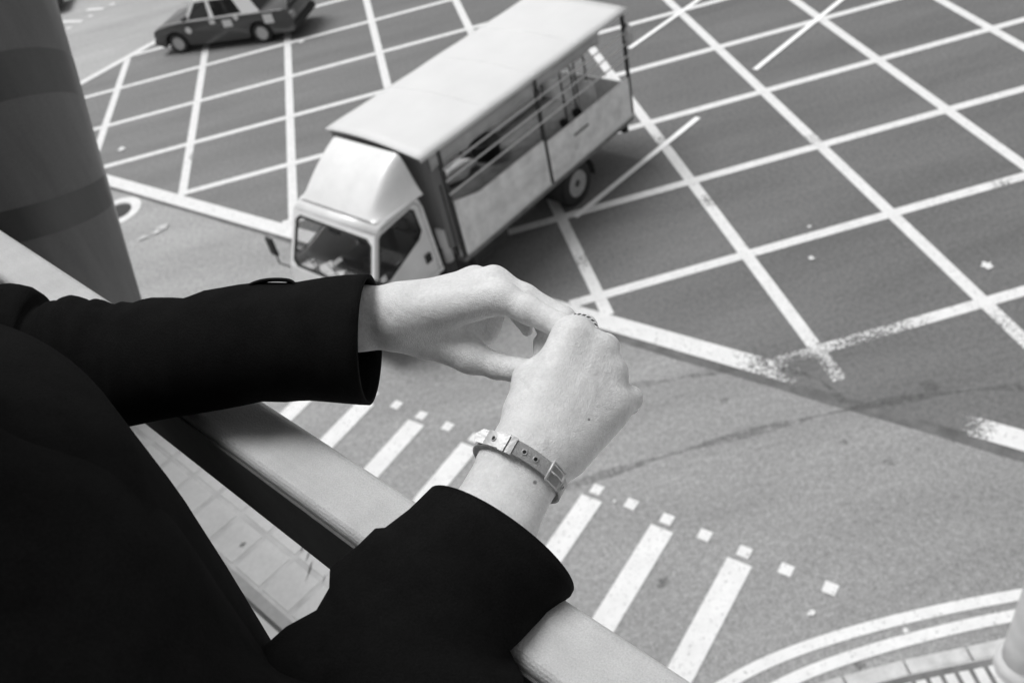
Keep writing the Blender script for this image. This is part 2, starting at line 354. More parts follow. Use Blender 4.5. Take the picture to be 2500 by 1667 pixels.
# hand rail
rail = empty('bridge_railing', tuple(rph(-.4, .168, 1.57)), 0, 'painted square steel handrail with worn edges that the person leans over', 'railing')
RL = np.array(rail.location)
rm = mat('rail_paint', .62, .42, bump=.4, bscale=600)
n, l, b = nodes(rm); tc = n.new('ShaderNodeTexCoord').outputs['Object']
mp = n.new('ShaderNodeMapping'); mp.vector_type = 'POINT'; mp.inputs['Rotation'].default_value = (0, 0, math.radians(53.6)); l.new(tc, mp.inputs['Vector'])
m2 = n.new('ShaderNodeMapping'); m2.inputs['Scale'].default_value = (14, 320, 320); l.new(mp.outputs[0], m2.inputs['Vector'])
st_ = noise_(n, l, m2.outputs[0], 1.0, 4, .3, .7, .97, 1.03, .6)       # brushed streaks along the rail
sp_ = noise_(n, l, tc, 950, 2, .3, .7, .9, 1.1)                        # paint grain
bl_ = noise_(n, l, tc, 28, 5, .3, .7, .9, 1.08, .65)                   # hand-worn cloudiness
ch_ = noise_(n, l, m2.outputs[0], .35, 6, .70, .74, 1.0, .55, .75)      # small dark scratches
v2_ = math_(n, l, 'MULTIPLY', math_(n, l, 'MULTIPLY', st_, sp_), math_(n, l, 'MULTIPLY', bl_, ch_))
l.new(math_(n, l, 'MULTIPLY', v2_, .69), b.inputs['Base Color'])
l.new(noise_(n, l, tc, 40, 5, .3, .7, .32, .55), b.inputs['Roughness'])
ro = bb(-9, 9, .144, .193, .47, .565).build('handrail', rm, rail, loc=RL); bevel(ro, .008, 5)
bevel(bb(-9, 9, .142, .144, .4795, .564).build('inner_face_shade', mat('rail_inner_shade', .22, .6, var=.25, vscale=9, fine=.1, fscale=300), rail, loc=RL), .001, 1)  # shade from coat and arm put into this face's colour
Pm = mat('rail_post_paint', .35, .5, var=.1, vscale=12)
for r in (-6.6, -4.7, -2.8, .55, 2.4, 4.3):
    bevel(bb(r - .025, r + .025, .15, .188, .565, 1.57).build('rail_post', Pm, rail, loc=RL), .004, 2)
bb(-9, 9, .158, .18, 1.5, 1.53).build('bottom_rail', Pm, rail, loc=RL) if False else None
# leaning round column outside the rail
def weathered(name, v):
    m = mat(name, v, .4, spec=.45); n, l, b = nodes(m); tc = n.new('ShaderNodeTexCoord').outputs['Object']
    mp = n.new('ShaderNodeMapping'); mp.inputs['Scale'].default_value = (1, 1, .12); l.new(tc, mp.inputs['Vector'])
    a_ = noise_(n, l, mp.outputs[0], 16, 6, .3, .7, .84, 1.16, .65); g_ = noise_(n, l, tc, 420, 2, .3, .7, .84, 1.16); c_ = noise_(n, l, tc, 34, 6, .66, .70, 1.0, 1.5, .7)
    l.new(math_(n, l, 'MULTIPLY', math_(n, l, 'MULTIPLY', a_, g_), math_(n, l, 'MULTIPLY', c_, v)), b.inputs['Base Color'])
    l.new(noise_(n, l, mp.outputs[0], 9, 5, .3, .7, .28, .5), b.inputs['Roughness']); return m
colm = weathered('column_paint', .145)

top = rph(-2.115, .80, -.35); bot = rph(-2.115, -.02 + .50 - .10, 1.60)
ca = rph(-2.46, .662 - .02, .38); cb_ = rph(-2.46, .508 - .02, 1.05); ax = (cb_ - ca) / np.linalg.norm(cb_ - ca)
top = ca - ax * 1.6; bot = ca + ax * 4.0
column = empty('bridge_column', tuple(bot), 0, 'dark leaning round column behind the handrail with dark reflections painted on as bands', 'column')
MB().tube([bot, (top + bot) / 2, top], .225, 64).build('shaft', colm, column, True, loc=bot)
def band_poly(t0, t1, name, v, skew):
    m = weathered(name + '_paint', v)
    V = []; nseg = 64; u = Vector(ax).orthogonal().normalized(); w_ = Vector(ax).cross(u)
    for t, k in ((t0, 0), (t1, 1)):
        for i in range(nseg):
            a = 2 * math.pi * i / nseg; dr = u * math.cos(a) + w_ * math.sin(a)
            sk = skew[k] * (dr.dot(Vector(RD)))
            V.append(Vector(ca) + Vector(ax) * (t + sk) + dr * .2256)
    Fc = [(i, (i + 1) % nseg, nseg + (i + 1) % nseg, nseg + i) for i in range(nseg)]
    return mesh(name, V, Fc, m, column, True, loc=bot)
band_poly(.35, .445, 'reflection_band', .082, (-.13, -.12))  # dark reflections on the shaft, painted as bands in a darker colour
band_poly(.61, .685, 'reflection_band', .082, (-.036, -.026))
# ------------------------------------------------------------------ truck
TR = empty('open_sided_lorry', (.191, 11.911, 0), .677, 'silver open sided lorry with white canopy roof turning across the box junction', 'lorry')
body = mat('lorry_paint', .78, .35, var=.06, vscale=3, coat=.4, fine=.03, fscale=60)
alu = mat('cargo_panel', .86, .5, var=.2, vscale=3.5, fine=.06, fscale=40, metal=.0, bump=.1, bscale=12)
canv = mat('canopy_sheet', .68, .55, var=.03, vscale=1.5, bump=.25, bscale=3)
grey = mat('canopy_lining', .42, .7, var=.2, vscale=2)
blk = mat('black_rubber', .02, .7, var=.2, vscale=12)
dk = mat('dark_steel', .04, .5, var=.3, vscale=6)
rimm = mat('wheel_steel', .36, .45, var=.15, vscale=9)
silver = mat('bright_rail', .72, .4)
def glass_mat(name, t=.55):
    m = bpy.data.materials.new(name); m.use_nodes = True; n = m.node_tree.nodes; l = m.node_tree.links; n.clear()
    o = n.new('ShaderNodeOutputMaterial'); mx = n.new('ShaderNodeMixShader'); tr = n.new('ShaderNodeBsdfTransparent'); gl = n.new('ShaderNodeBsdfGlossy')
    tr.inputs[0].default_value = (t, t, t, 1); gl.inputs['Roughness'].default_value = .02; gl.inputs[0].default_value = (.9, .9, .9, 1)
    fr = n.new('ShaderNodeFresnel'); fr.inputs[0].default_value = 1.5
    ge = n.new('ShaderNodeNewGeometry'); fm = math_(n, l, 'MULTIPLY', fr.outputs[0], math_(n, l, 'SUBTRACT', 1.0, ge.outputs['Backfacing']))
    l.new(fm, mx.inputs[0]); l.new(tr.outputs[0], mx.inputs[1]); l.new(gl.outputs[0], mx.inputs[2]); l.new(mx.outputs[0], o.inputs[0]); return m
GLASS = glass_mat('window_glass', .9)
L_, W_ = 4.92, 2.2
# chassis
c = MB(); c.box((-1.5, .62, .5), (4.7, .74, .74)); c.box((-1.5, 1.46, .5), (4.7, 1.58, .74))
for u in (.3, 1.3, 2.3, 3.9, 4.6): c.box((u, .74, .54), (u + .08, 1.46, .7))
c.box((.35, .2, .42), (1.25, .6, .8)); c.box((1.5, .25, .5), (2.1, .6, .78)); c.box((.3, 1.62, .4), (1.2, 2.02, .8))
c.tube([(3.1, .3, .42), (3.1, 1.9, .42)], .07, 12); c.tube([(-1.02, .3, .42), (-1.02, 1.9, .42)], .06, 12)
bevel(c.build('chassis', dk, TR), .01, 1)
for u in (.5, 1.1, 1.7, 2.3, 2.9, 3.5, 4.1): pass
fl = MB(); fl.box((0, .0, .80), (L_, W_, .925)); bevel(fl.build('cargo_floor', mat('cargo_floor_wood', .2, .8, var=.3, vscale=5), TR), .01, 1)
# side boards
def panel(u0, u1, v, name='side_board', top=1.76, dip=False):
    poly = [(u0, .90), (u1, .90), (u1, top), (u0, top)] if not dip else [(u0, .90), (u1, .90), (u1, top), (u0 + .62, top), (u0 + .5, top + .02), (u0 + .02, top + .16), (u0, top + .16)]
    pm_ = MB(); pm_.prism(poly, v, v + .035); o = bevel(pm_.build(name, alu, TR), .006, 2)
    return o
for v, sg in ((0, -1), (W_ - .035, 1)):
    for (u0, u1, dip) in ((.07, 2.32, True), (2.40, L_ - .03, False)):
        o = panel(u0, u1, v, top=1.76 if dip else 1.68, dip=dip)
        fr_ = MB(); y0 = v - .012 if sg < 0 else v + .035; y1 = y0 + .012
        fr_.box((u0, y0, .90), (u1, y1, .955))
        bevel(fr_.build('board_lip', body, o), .004, 1)
        hx = MB(); uu = u0 + .72
        if sg < 0 and u0 > 1:
            hx.box((uu, -.01, 1.40), (uu + .42, 0.0, 1.455)); hx.build('label_strip', mat('dull_label', .24, .6), o)
            MB().lathe([(.055, 0), (.055, .012), (.03, .014)], (uu + .02, -.001, 1.2), (0, -1, 0), 16).build('round_reflector', silver, o)
# front wall and rear gate
fw = MB(); fw.box((0, 0, .9), (.05, W_, 2.86)); fw.build('front_wall', alu, TR)
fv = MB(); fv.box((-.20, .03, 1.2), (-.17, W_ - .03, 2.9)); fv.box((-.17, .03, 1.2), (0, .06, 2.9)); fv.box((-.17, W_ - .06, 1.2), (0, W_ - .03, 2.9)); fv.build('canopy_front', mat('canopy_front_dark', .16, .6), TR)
rg = MB(); rg.box((L_ - .03, .02, .92), (L_, W_ - .02, 1.55)); rg.build('tail_board', alu, TR)
for u in (.03, 2.36, L_ - .03):
    for v in (.02, W_ - .02):
        p = MB(); p.box((u - .03, v - .025, .9), (u + .03, v + .025, 2.9)); p.build('roof_post', dk, TR)
for v in (-.005, W_ + .005):
    for z in (2.08, 2.31, 2.52):
        p = MB(); p.tube([(.02, v, z), (L_ - .02, v, z)], .016, 8); p.build('side_rail', silver, TR)
# roof canopy, slightly crowned
V = []; nu, nv = 26, 14
for i in range(nu):
    for j in range(nv):
        v = -.05 + 2.27 * j / (nv - 1); t = (v - 1.1) / 1.15; ua = -.38 + .13 * j / (nv - 1)
        u = ua + (L_ + .07 - ua) * i / (nu - 1)
        V.append((u, v, 2.925 + .07 * (1 - t * t) + .006 * math.sin(i * 1.1) * math.cos(j * .9)))
Fc = [(i * nv + j, i * nv + j + 1, (i + 1) * nv + j + 1, (i + 1) * nv + j) for i in range(nu - 1) for j in range(nv - 1)]
rf = mesh('canopy_roof', V, Fc, canv, TR, True); sm = rf.modifiers.new('s', 'SOLIDIFY'); sm.thickness = .02
for v0, v1 in ((-.045, -.03), (2.205, 2.22)):
    f_ = MB(); f_.prism([(-.37 if v0 < 0 else -.24, 2.868), (L_ + .06, 2.868), (L_ + .06, 2.92), (-.37 if v0 < 0 else -.24, 2.92)], v0, v1); f_.build('canopy_hem', canv, TR)
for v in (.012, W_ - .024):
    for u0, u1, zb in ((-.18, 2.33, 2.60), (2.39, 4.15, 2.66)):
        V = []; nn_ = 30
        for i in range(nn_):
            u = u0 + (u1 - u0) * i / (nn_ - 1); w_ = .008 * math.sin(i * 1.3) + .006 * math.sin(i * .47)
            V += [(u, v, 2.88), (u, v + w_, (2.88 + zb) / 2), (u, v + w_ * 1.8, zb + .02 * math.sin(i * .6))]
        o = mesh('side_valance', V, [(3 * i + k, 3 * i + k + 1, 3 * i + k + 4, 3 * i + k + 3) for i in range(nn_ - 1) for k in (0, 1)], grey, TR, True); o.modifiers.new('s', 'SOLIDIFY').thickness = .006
# cab shell: side skins with window holes, front with windscreen hole
cabp = [(-1.86, .55), (-1.86, .98), (-1.80, 1.36), (-1.42, 2.17), (-1.30, 2.26), (-1.1, 2.29), (-.55, 2.31), (-.46, 2.26), (-.42, 2.1), (-.40, 1.0), (-.42, .98), (-.55, .98), (-.62, .55)]
arch = [(-1.02 + .48 * math.cos(a), .42 + .48 * math.sin(a)) for a in np.linspace(math.radians(20), math.radians(160), 10)]
cabside = cabp[:-2] + [(-.50, .96)] + arch + [(-1.5, .55)]
win = [(-1.645, 1.50), (-1.36, 2.10), (-1.30, 2.15), (-.66, 2.20), (-.60, 2.15), (-.585, 1.78), (-.68, 1.68), (-1.42, 1.43), (-1.58, 1.42)]
ty = lambda z: .10 + max(0, z - 1.4) * .07
for sg in (0, 1):
    inset = (lambda p, s: ty(p[1]) + .03 * s) if sg == 0 else (lambda p, s: W_ - ty(p[1]) - .03 * s)
    k = MB(); k.prism(cabside, 0, 0, [win], inset=inset); o = bevel(k.build('cab_side', body, TR), .012, 2, 50)
    gi = (lambda p, s: ty(p[1]) + .012 + .004 * s) if sg == 0 else (lambda p, s: W_ - ty(p[1]) - .012 - .004 * s)
    cxm = np.mean(win, axis=0); win2 = [tuple(cxm + (np.array(p) - cxm) * 1.03) for p in win]
    k = MB(); k.prism(win2, 0, 0, inset=gi); k.build('side_window', GLASS, o)
    k = MB(); cw = [tuple(cxm + (np.array(p) - cxm) * 1.0) for p in win]; ci = [tuple(cxm + (np.array(p) - cxm) * .93) for p in win]
    fi = (lambda p, s: ty(p[1]) - .006 + .016 * s) if sg == 0 else (lambda p, s: W_ - ty(p[1]) + .006 - .016 * s)
    k.prism(cw, 0, 0, [ci], inset=fi); k.build('window_seal', blk, o)
    k = MB(); yb = ty(1.35); y0, y1 = (yb - .02, yb + .002) if sg == 0 else (W_ - yb - .002, W_ - yb + .02)
    k.box((-.70, y0, 1.22), (-.57, y1, 1.38)); bevel(k.build('door_handle', blk, o), .01, 2)
    k = MB(); d0 = (-.47, 1.05); 
    dl = [(-.485, 1.0), (-.485, 2.16), (-.56, 2.25), (-1.28, 2.21)]
    for a, b2 in zip(dl[:-1], dl[1:]):
        ya = (lambda z: ty(z) - .001) if sg == 0 else (lambda z: W_ - ty(z) + .001)
        k.tube([(a[0], ya(a[1]), a[1]), (b2[0], ya(b2[1]), b2[1])], .006, 6)
    k.build('door_gap', dk, o)
    k = MB(); yb = ty(.6); y0, y1 = (yb - .03, yb + .02) if sg == 0 else (W_ - yb - .02, W_ - yb + .03)
    k.prism([(-1.50, .93), (-.41, .93), (-.41, 1.0), (-1.45, 1.0)], y0, y1); bevel(k.build('door_sill', body, o), .01, 2)
def xs(pts, v0f, v1f):   # skin across the cab between two side curves
    V = [(u, v0f(z), z) for u, z in pts] + [(u, v1f(z), z) for u, z in pts]; m = len(pts)
    return V, [(i, i + 1, m + i + 1, m + i) for i in range(m - 1)]
yl, yr = (lambda z: ty(z)), (lambda z: W_ - ty(z))
V, Fc = xs([(-1.40, 2.19), (-1.30, 2.262), (-1.1, 2.295), (-.55, 2.315), (-.46, 2.262), (-.42, 2.1), (-.40, 1.0)], yl, yr)
o = mesh('cab_roof', V, Fc, body, TR, True); sm = o.modifiers.new('s', 'SOLIDIFY'); sm.thickness = .03; sm.offset = -1
V, Fc = xs([(-1.865, .55), (-1.865, .98), (-1.815, 1.33)], yl, yr)
nose = mesh('cab_front', V, Fc, body, TR); sm = nose.modifiers.new('s', 'SOLIDIFY'); sm.thickness = .03
bx = MB(); bx.box((-1.95, .12, .42), (-1.86, W_ - .12, .68)); bevel(bx.build('bumper', body, TR), .03, 3)
for v in (.35, 1.6):
    k = MB(); k.box((-1.885, v, .72), (-1.86, v + .28, .9)); bevel(k.build('headlight', silver, TR), .02, 2)
# windscreen frame and glass
def ws(u_off, a, b, c_, d):   # quad between parameters on windscreen plane: t up 0..1, v
    pass
wa, wb = np.array([-1.815, 1.33]), np.array([-1.41, 2.185])
nrm = np.array([-(wb - wa)[1], (wb - wa)[0]]); nrm /= np.linalg.norm(nrm)
def wpt(t, v, o_=0):
    p = wa + (wb - wa) * t + nrm * o_; vv = ty(p[1]) + (W_ - 2 * ty(p[1])) * v; return (p[0], vv, p[1])
def wpanel(outer, inner_, o0, o1):
    loops = [outer] + ([inner_] if inner_ else []); flat = [p for lp in loops for p in lp]; nn = len(flat)
    tr = tessellate_polygon([[Vector((p[1], p[0], 0)) for p in lp] for lp in loops])
    V = [wpt(p[0], p[1], o0) for p in flat] + [wpt(p[0], p[1], o1) for p in flat]
    Fc = [tuple(t) for t in tr] + [tuple(i + nn for i in t)[::-1] for t in tr]; k = 0
    for lp in loops:
        m = len(lp); Fc += [(k + i, k + (i + 1) % m, nn + k + (i + 1) % m, nn + k + i) for i in range(m)]; k += m
    return V, Fc
rr = lambda a, b2, c_, d, r: [(a + r, c_), (b2 - r, c_), (b2, c_ + r * .6), (b2, d - r * .6), (b2 - r, d), (a + r, d), (a, d - r * .6), (a, c_ + r * .6)]
o = mesh('windscreen_frame', *wpanel([(0, 0), (1, 0), (1, 1), (0, 1)], rr(.03, .93, .035, .965, .09), 0, -.03), body, TR)
mesh('windscreen_seal', *wpanel(rr(.03, .93, .035, .965, .09), rr(.075, .885, .055, .945, .08), .004, -.02), blk, o)
mesh('windscreen', *wpanel(rr(.04, .92, .04, .96, .08), None, -.008, -.012), GLASS, TR)
# cab interior
inn = mat('cab_trim', .2, .7, var=.4, vscale=9); paper = mat('paper', .8, .8, var=.1, vscale=20)
k = MB(); k.box((-1.80, .18, 1.0), (-1.45, W_ - .18, 1.30)); bevel(k.build('dashboard', inn, TR), .04, 3)
for v in (.42, 1.05, 1.48):
    k = MB(); k.box((-1.12, v - .2, .95), (-.68, v + .26, 1.15)); k.box((-.72, v - .2, 1.1), (-.55, v + .26, 1.75)); k.box((-.70, v - .08, 1.77), (-.6, v + .14, 1.97)); bevel(k.build('cab_seat', dk, TR), .04, 3)
V = [(-1.36 + .04 * math.cos(a), .62 + .2 * math.sin(a), 1.42 + .19 * math.cos(a)) for a in np.linspace(0, 2 * math.pi, 25)]
MB().tube(V, .015, 8).build('steering_wheel', blk, TR, True)
for (u, v, a, sx_, sy_) in ((-1.66, 1.85, .3, .20, .14), (-1.6, 1.45, .9, .24, .19), (-1.70, 1.30, -.2, .16, .2), (-1.62, 1.12, .4, .12, .16), (-1.62, .42, .2, .15, .2), (-1.70, 1.70, 1.2, .1, .16), (-1.66, .85, .1, .12, .15)):
    k = MB(); ca_, sa_ = math.cos(a), math.sin(a); P = [(u + ca_ * x - sa_ * y, v + sa_ * x + ca_ * y) for x, y in ((-sx_, -sy_), (sx_, -sy_), (sx_, sy_), (-sx_, sy_))]
    P = [((x - u) * .55 + u, (y - v) * .55 + v) for x, y in P]
    k.hexa([(*p, 1.303) for p in P] + [(x, y, 1.33 + .03 * ((i % 2))) for i, (x, y) in enumerate(P)]); tag(k.build('papers', paper, TR))
k = MB(); k.box((-1.45, .98, 2.0), (-1.42, 1.22, 2.07)); k.build('inner_mirror', blk, TR)
k = MB(); k.hexa([(-.95, .40, 1.15), (-.75, .40, 1.15), (-.75, .8, 1.15), (-.95, .8, 1.15), (-.9, .40, 1.6), (-.75, .40, 1.6), (-.75, .8, 1.6), (-.9, .8, 1.6)])
drv = mat('driver_shirt', .22, .8, var=.3, vscale=12)
# roof deflector
fp = lambda u, v, z: (u, v, z)
lo = [(-1.16, .42, 2.28), (-1.16, 1.78, 2.28), (-.45, 2.03, 2.31), (-.45, .17, 2.31)]
V = []; nU, nV = 16, 25
for i in range(nU):
    s_ = i / (nU - 1); u = -1.27 + s_ * .91
    ridge = 2.31 + .66 * (s_ * .5 + .5 * (1 - (1 - s_) ** 2.2))
    for j in range(nV):
        q_ = -1 + 2 * j / (nV - 1); hw = .88 + .11 * s_; cen = 1.14 - .03 * s_
        v = cen + q_ * hw; e = min(1, max(0, (1 - abs(q_)) / (.16 + .10 * s_))); e = e * e * (3 - 2 * e) * .6 + e * .4
        V.append((u, v, 2.295 + (ridge - 2.295) * e))
Fc = [(i * nV + j, i * nV + j + 1, (i + 1) * nV + j + 1, (i + 1) * nV + j) for i in range(nU - 1) for j in range(nV - 1)]
b0 = len(V); V += [(-.36, V[(nU - 1) * nV + j][1], 2.28) for j in range(nV)]
Fc += [((nU - 1) * nV + j, (nU - 1) * nV + j + 1, b0 + j + 1, b0 + j) for j in range(nV - 1)]
df = mesh('wind_deflector', V, Fc, body, TR, True); df.modifiers.new('s', 'SUBSURF').levels = 2; df.modifiers['s'].render_levels = 2
# side mirrors
for v0, v1 in ((2.08, 2.36), (.12, -.12)):
    mo = MB(); mo.tube([(-1.80, v0, 1.28), (-1.86, v1 - .02 * np.sign(v1 - v0), 1.32), (-1.84, v1, 1.78)], .014, 8)
    o = mo.build('mirror_arm', blk, TR)
    mo = MB(); mo.box((-1.885, v1 - .09, 1.48), (-1.83, v1 + .09, 1.82)); bevel(mo.build('mirror_head', blk, o), .025, 3)
# stuff between cab and body
k = MB(); k.box((-.32, .15, .55), (-.06, .5, 1.25)); bevel(k.build('air_tank_box', dk, TR), .03, 2)
k = MB(); k.tube([(-.2, .16, .95), (-.2, .16, 1.55)], .09, 14); k.build('air_cleaner', mat('pale_plastic', .55, .5), TR, True)
k = MB(); k.tube([(-.08, .05, 1.0), (-.08, .05, 2.3)], .03, 10); k.tube([(-.16, .08, 1.5), (-.16, .08, 2.3)], .02, 10); k.build('snorkel_pipe', dk, TR, True)
# wheels
def wheel(u, v, r, wd, sgn, parent, dual=False):
    t = MB(); h = wd / 2
    t.lathe([(r * .60, -h), (r * .90, -h), (r * .985, -h * .75), (r, -h * .4), (r, h * .4), (r * .985, h * .75), (r * .90, h), (r * .60, h), (r * .60, -h)], (u, v, r), (0, 1, 0), 40, False)
    o = autosmooth(t.build('wheel', blk, parent), 40)
    q_ = MB(); s = sgn
    q_.lathe([(r * .62, h * .9 * s), (r * .585, h * 1.0 * s), (r * .54, h * .75 * s), (r * .50, h * .25 * s), (r * .30, h * .1 * s), (r * .27, h * .55 * s), (r * .15, h * .6 * s), (.001, h * .6 * s)], (u, v, r), (0, 1, 0), 36)
    autosmooth(q_.build('rim', rimm, o), 30)
    hc = MB(); hc.lathe([(r * .27, h * .5 * s), (r * .27, h * .58 * s), (r * .2, h * .62 * s), (r * .17, h * .9 * s), (.001, h * .92 * s)], (u, v, r), (0, 1, 0), 28); autosmooth(hc.build('hub', dk, o), 30)
    for a in range(6):
        hb = MB(); hb.lathe([(.018, 0), (.018, .03 * s)], (u + r * .22 * math.cos(a * 1.047), v + h * .55 * s, r + r * .22 * math.sin(a * 1.047)), (0, 1, 0), 8); hb.build('wheel_nut', dk, o)
    return o
for u in (-1.02, 3.12):
    wheel(u, .25 if u < 0 else .20, .425, .22, -1, TR); wheel(u, W_ - (.25 if u < 0 else .20), .425, .22, 1, TR)
    if u > 0: wheel(u, .47, .425, .2, -1, TR); wheel(u, W_ - .47, .425, .2, 1, TR)
for v0, v1 in ((.08, .62), (W_ - .62, W_ - .08)):
    V = []
    for a in np.linspace(math.radians(-8), math.radians(188), 20): V += [(3.12 + .53 * math.cos(a), v0, .40 + .50 * math.sin(a)), (3.12 + .53 * math.cos(a), v1, .40 + .50 * math.sin(a))]
    mg = mesh('mudguard', V, [(2 * i, 2 * i + 1, 2 * i + 3, 2 * i + 2) for i in range(19)], blk, TR, True); mg.modifiers.new('s', 'SOLIDIFY').thickness = .012
k = MB(); k.box((4.68, .06, .62), (4.78, .32, .74)); k.box((4.70, .12, .74), (4.74, .16, .92)); bevel(k.build('tail_lamp', blk, TR), .01, 2)
k = MB(); k.box((4.68, W_ - .32, .62), (4.78, W_ - .06, .74)); bevel(k.build('tail_lamp', blk, TR), .01, 2)
for u in (2.36, L_ - .03):
    k = MB(); k.box((u - .05, -.03, 2.56), (u + .05, .02, 2.66)); bevel(k.build('post_bracket', dk, TR), .01, 1)
# wipers, plate, door line, badge strip
for v0, v1 in ((.35, .62), (.62, .88)):
    a_, b_2 = wpt(.06, v0, -.035), wpt(.26, v1 - .05, -.03); k = MB(); k.tube([a_, b_2], .008, 6); k.build('wiper', blk, TR)
k = MB(); k.box((-1.955, .85, .47), (-1.95, 1.35, .6)); k.build('number_plate', silver, TR)
for u in (1.2, 2.36, 3.55):
    k = MB(); k.tube([(u, -.02, 2.93), (u, .55, 2.975), (u, 1.1, 3.0), (u, 1.65, 2.975), (u, 2.2, 2.93)], .012, 6); k.build('roof_seam', canv, TR)
# load on the lorry
def tl(u, v, z): 
    ct, st = math.cos(.677), math.sin(.677); return (.191 + ct * u - st * v, 11.911 + st * u + ct * v, z)
def blob(name, c, rad, m, parent=None, seed=0, amp=.12, smooth=True):
    bm = bmesh.new(); bmesh.ops.create_icosphere(bm, subdivisions=4, radius=1); r_ = np.random.default_rng(seed); ph = r_.uniform(0, 6, (6, 4))
    for v in bm.verts:
        d = sum(math.sin(v.co.x * a * 1.5 + v.co.y * b_ + v.co.z * c_ + e) for a, b_, c_, e in ph) / 6
        v.co = Vector((v.co.x * rad[0], v.co.y * rad[1], max(v.co.z, -.75) * rad[2])) * (1 + amp * d)
    me = bpy.data.meshes.new(name); bm.to_mesh(me); bm.free(); me.materials.append(m); me.polygons.foreach_set('use_smooth', [smooth] * len(me.polygons))
    o = bpy.data.objects.new(name, me); o.location = c; o.rotation_euler = (0, 0, .677); return link(o, parent)
blob('tied_curtain', (4.95, -.03, 2.45), (.13, .09, .2), mat('curtain_cloth', .55, .8, var=.2, vscale=10), TR, seed=4, amp=.35)
tag(blob('cloth_bundle', tl(1.80, 1.72, 1.06), (.42, .16, .17), mat('white_cloth', .75, .85, var=.1, vscale=6), seed=3, amp=.35), 'crumpled white cloth bundle lying at the front of the lorry bed', 'bundle')
tb = empty('dark_tub', tl(2.62, 1.75, .925), .677, 'round black tub standing on the lorry bed behind the white bundle', 'tub')
MB().lathe([(.25, 0), (.29, .30), (.305, .32), (.29, .34), (.27, .31), (.23, .06), (.001, .06)], (0, 0, 0), (0, 0, 1), 32).build('tub_wall', blk, tb, True)
MB().lathe([(.306, .31), (.314, .33), (.306, .35), (.29, .35)], (0, 0, 0), (0, 0, 1), 32, False).build('rim', dk, tb, True)
def trolley(u, lab):
    t = empty('hand_trolley', tl(u, .9, .925), .677, lab, 'trolley', 'trolleys on the lorry bed')
    k = MB(); k.tube([(-.16, 0, .1), (-.16, .02, 1.05), (-.12, .03, 1.12), (.12, .03, 1.12), (.16, .02, 1.05), (.16, 0, .1)], .018, 8); k.tube([(-.16, 0, .45), (.16, 0, .45)], .012, 8); k.tube([(-.16, 0, .75), (.16, 0, .75)], .012, 8); k.build('frame', dk, t)
    k = MB(); k.box((-.2, -.28, .04), (.2, .02, .07)); k.build('foot_plate', dk, t)
    for x in (-.2, .2): MB().lathe([(.1, -.02), (.1, .02)], (x, .05, .1), (1, 0, 0), 18).build('wheel', blk, t)
trolley(4.2, 'dark folding hand trolley upright on the lorry bed, nearer the middle post')
trolley(4.62, 'dark folding hand trolley upright on the lorry bed, nearer the tail')
tag(blob('white_sack', tl(4.4, .62, 1.34), (.20, .15, .42), mat('sack_cloth', .7, .85, var=.1, vscale=9), seed=9, amp=.2), 'white sack leaning by the trolleys on the lorry bed', 'sack')
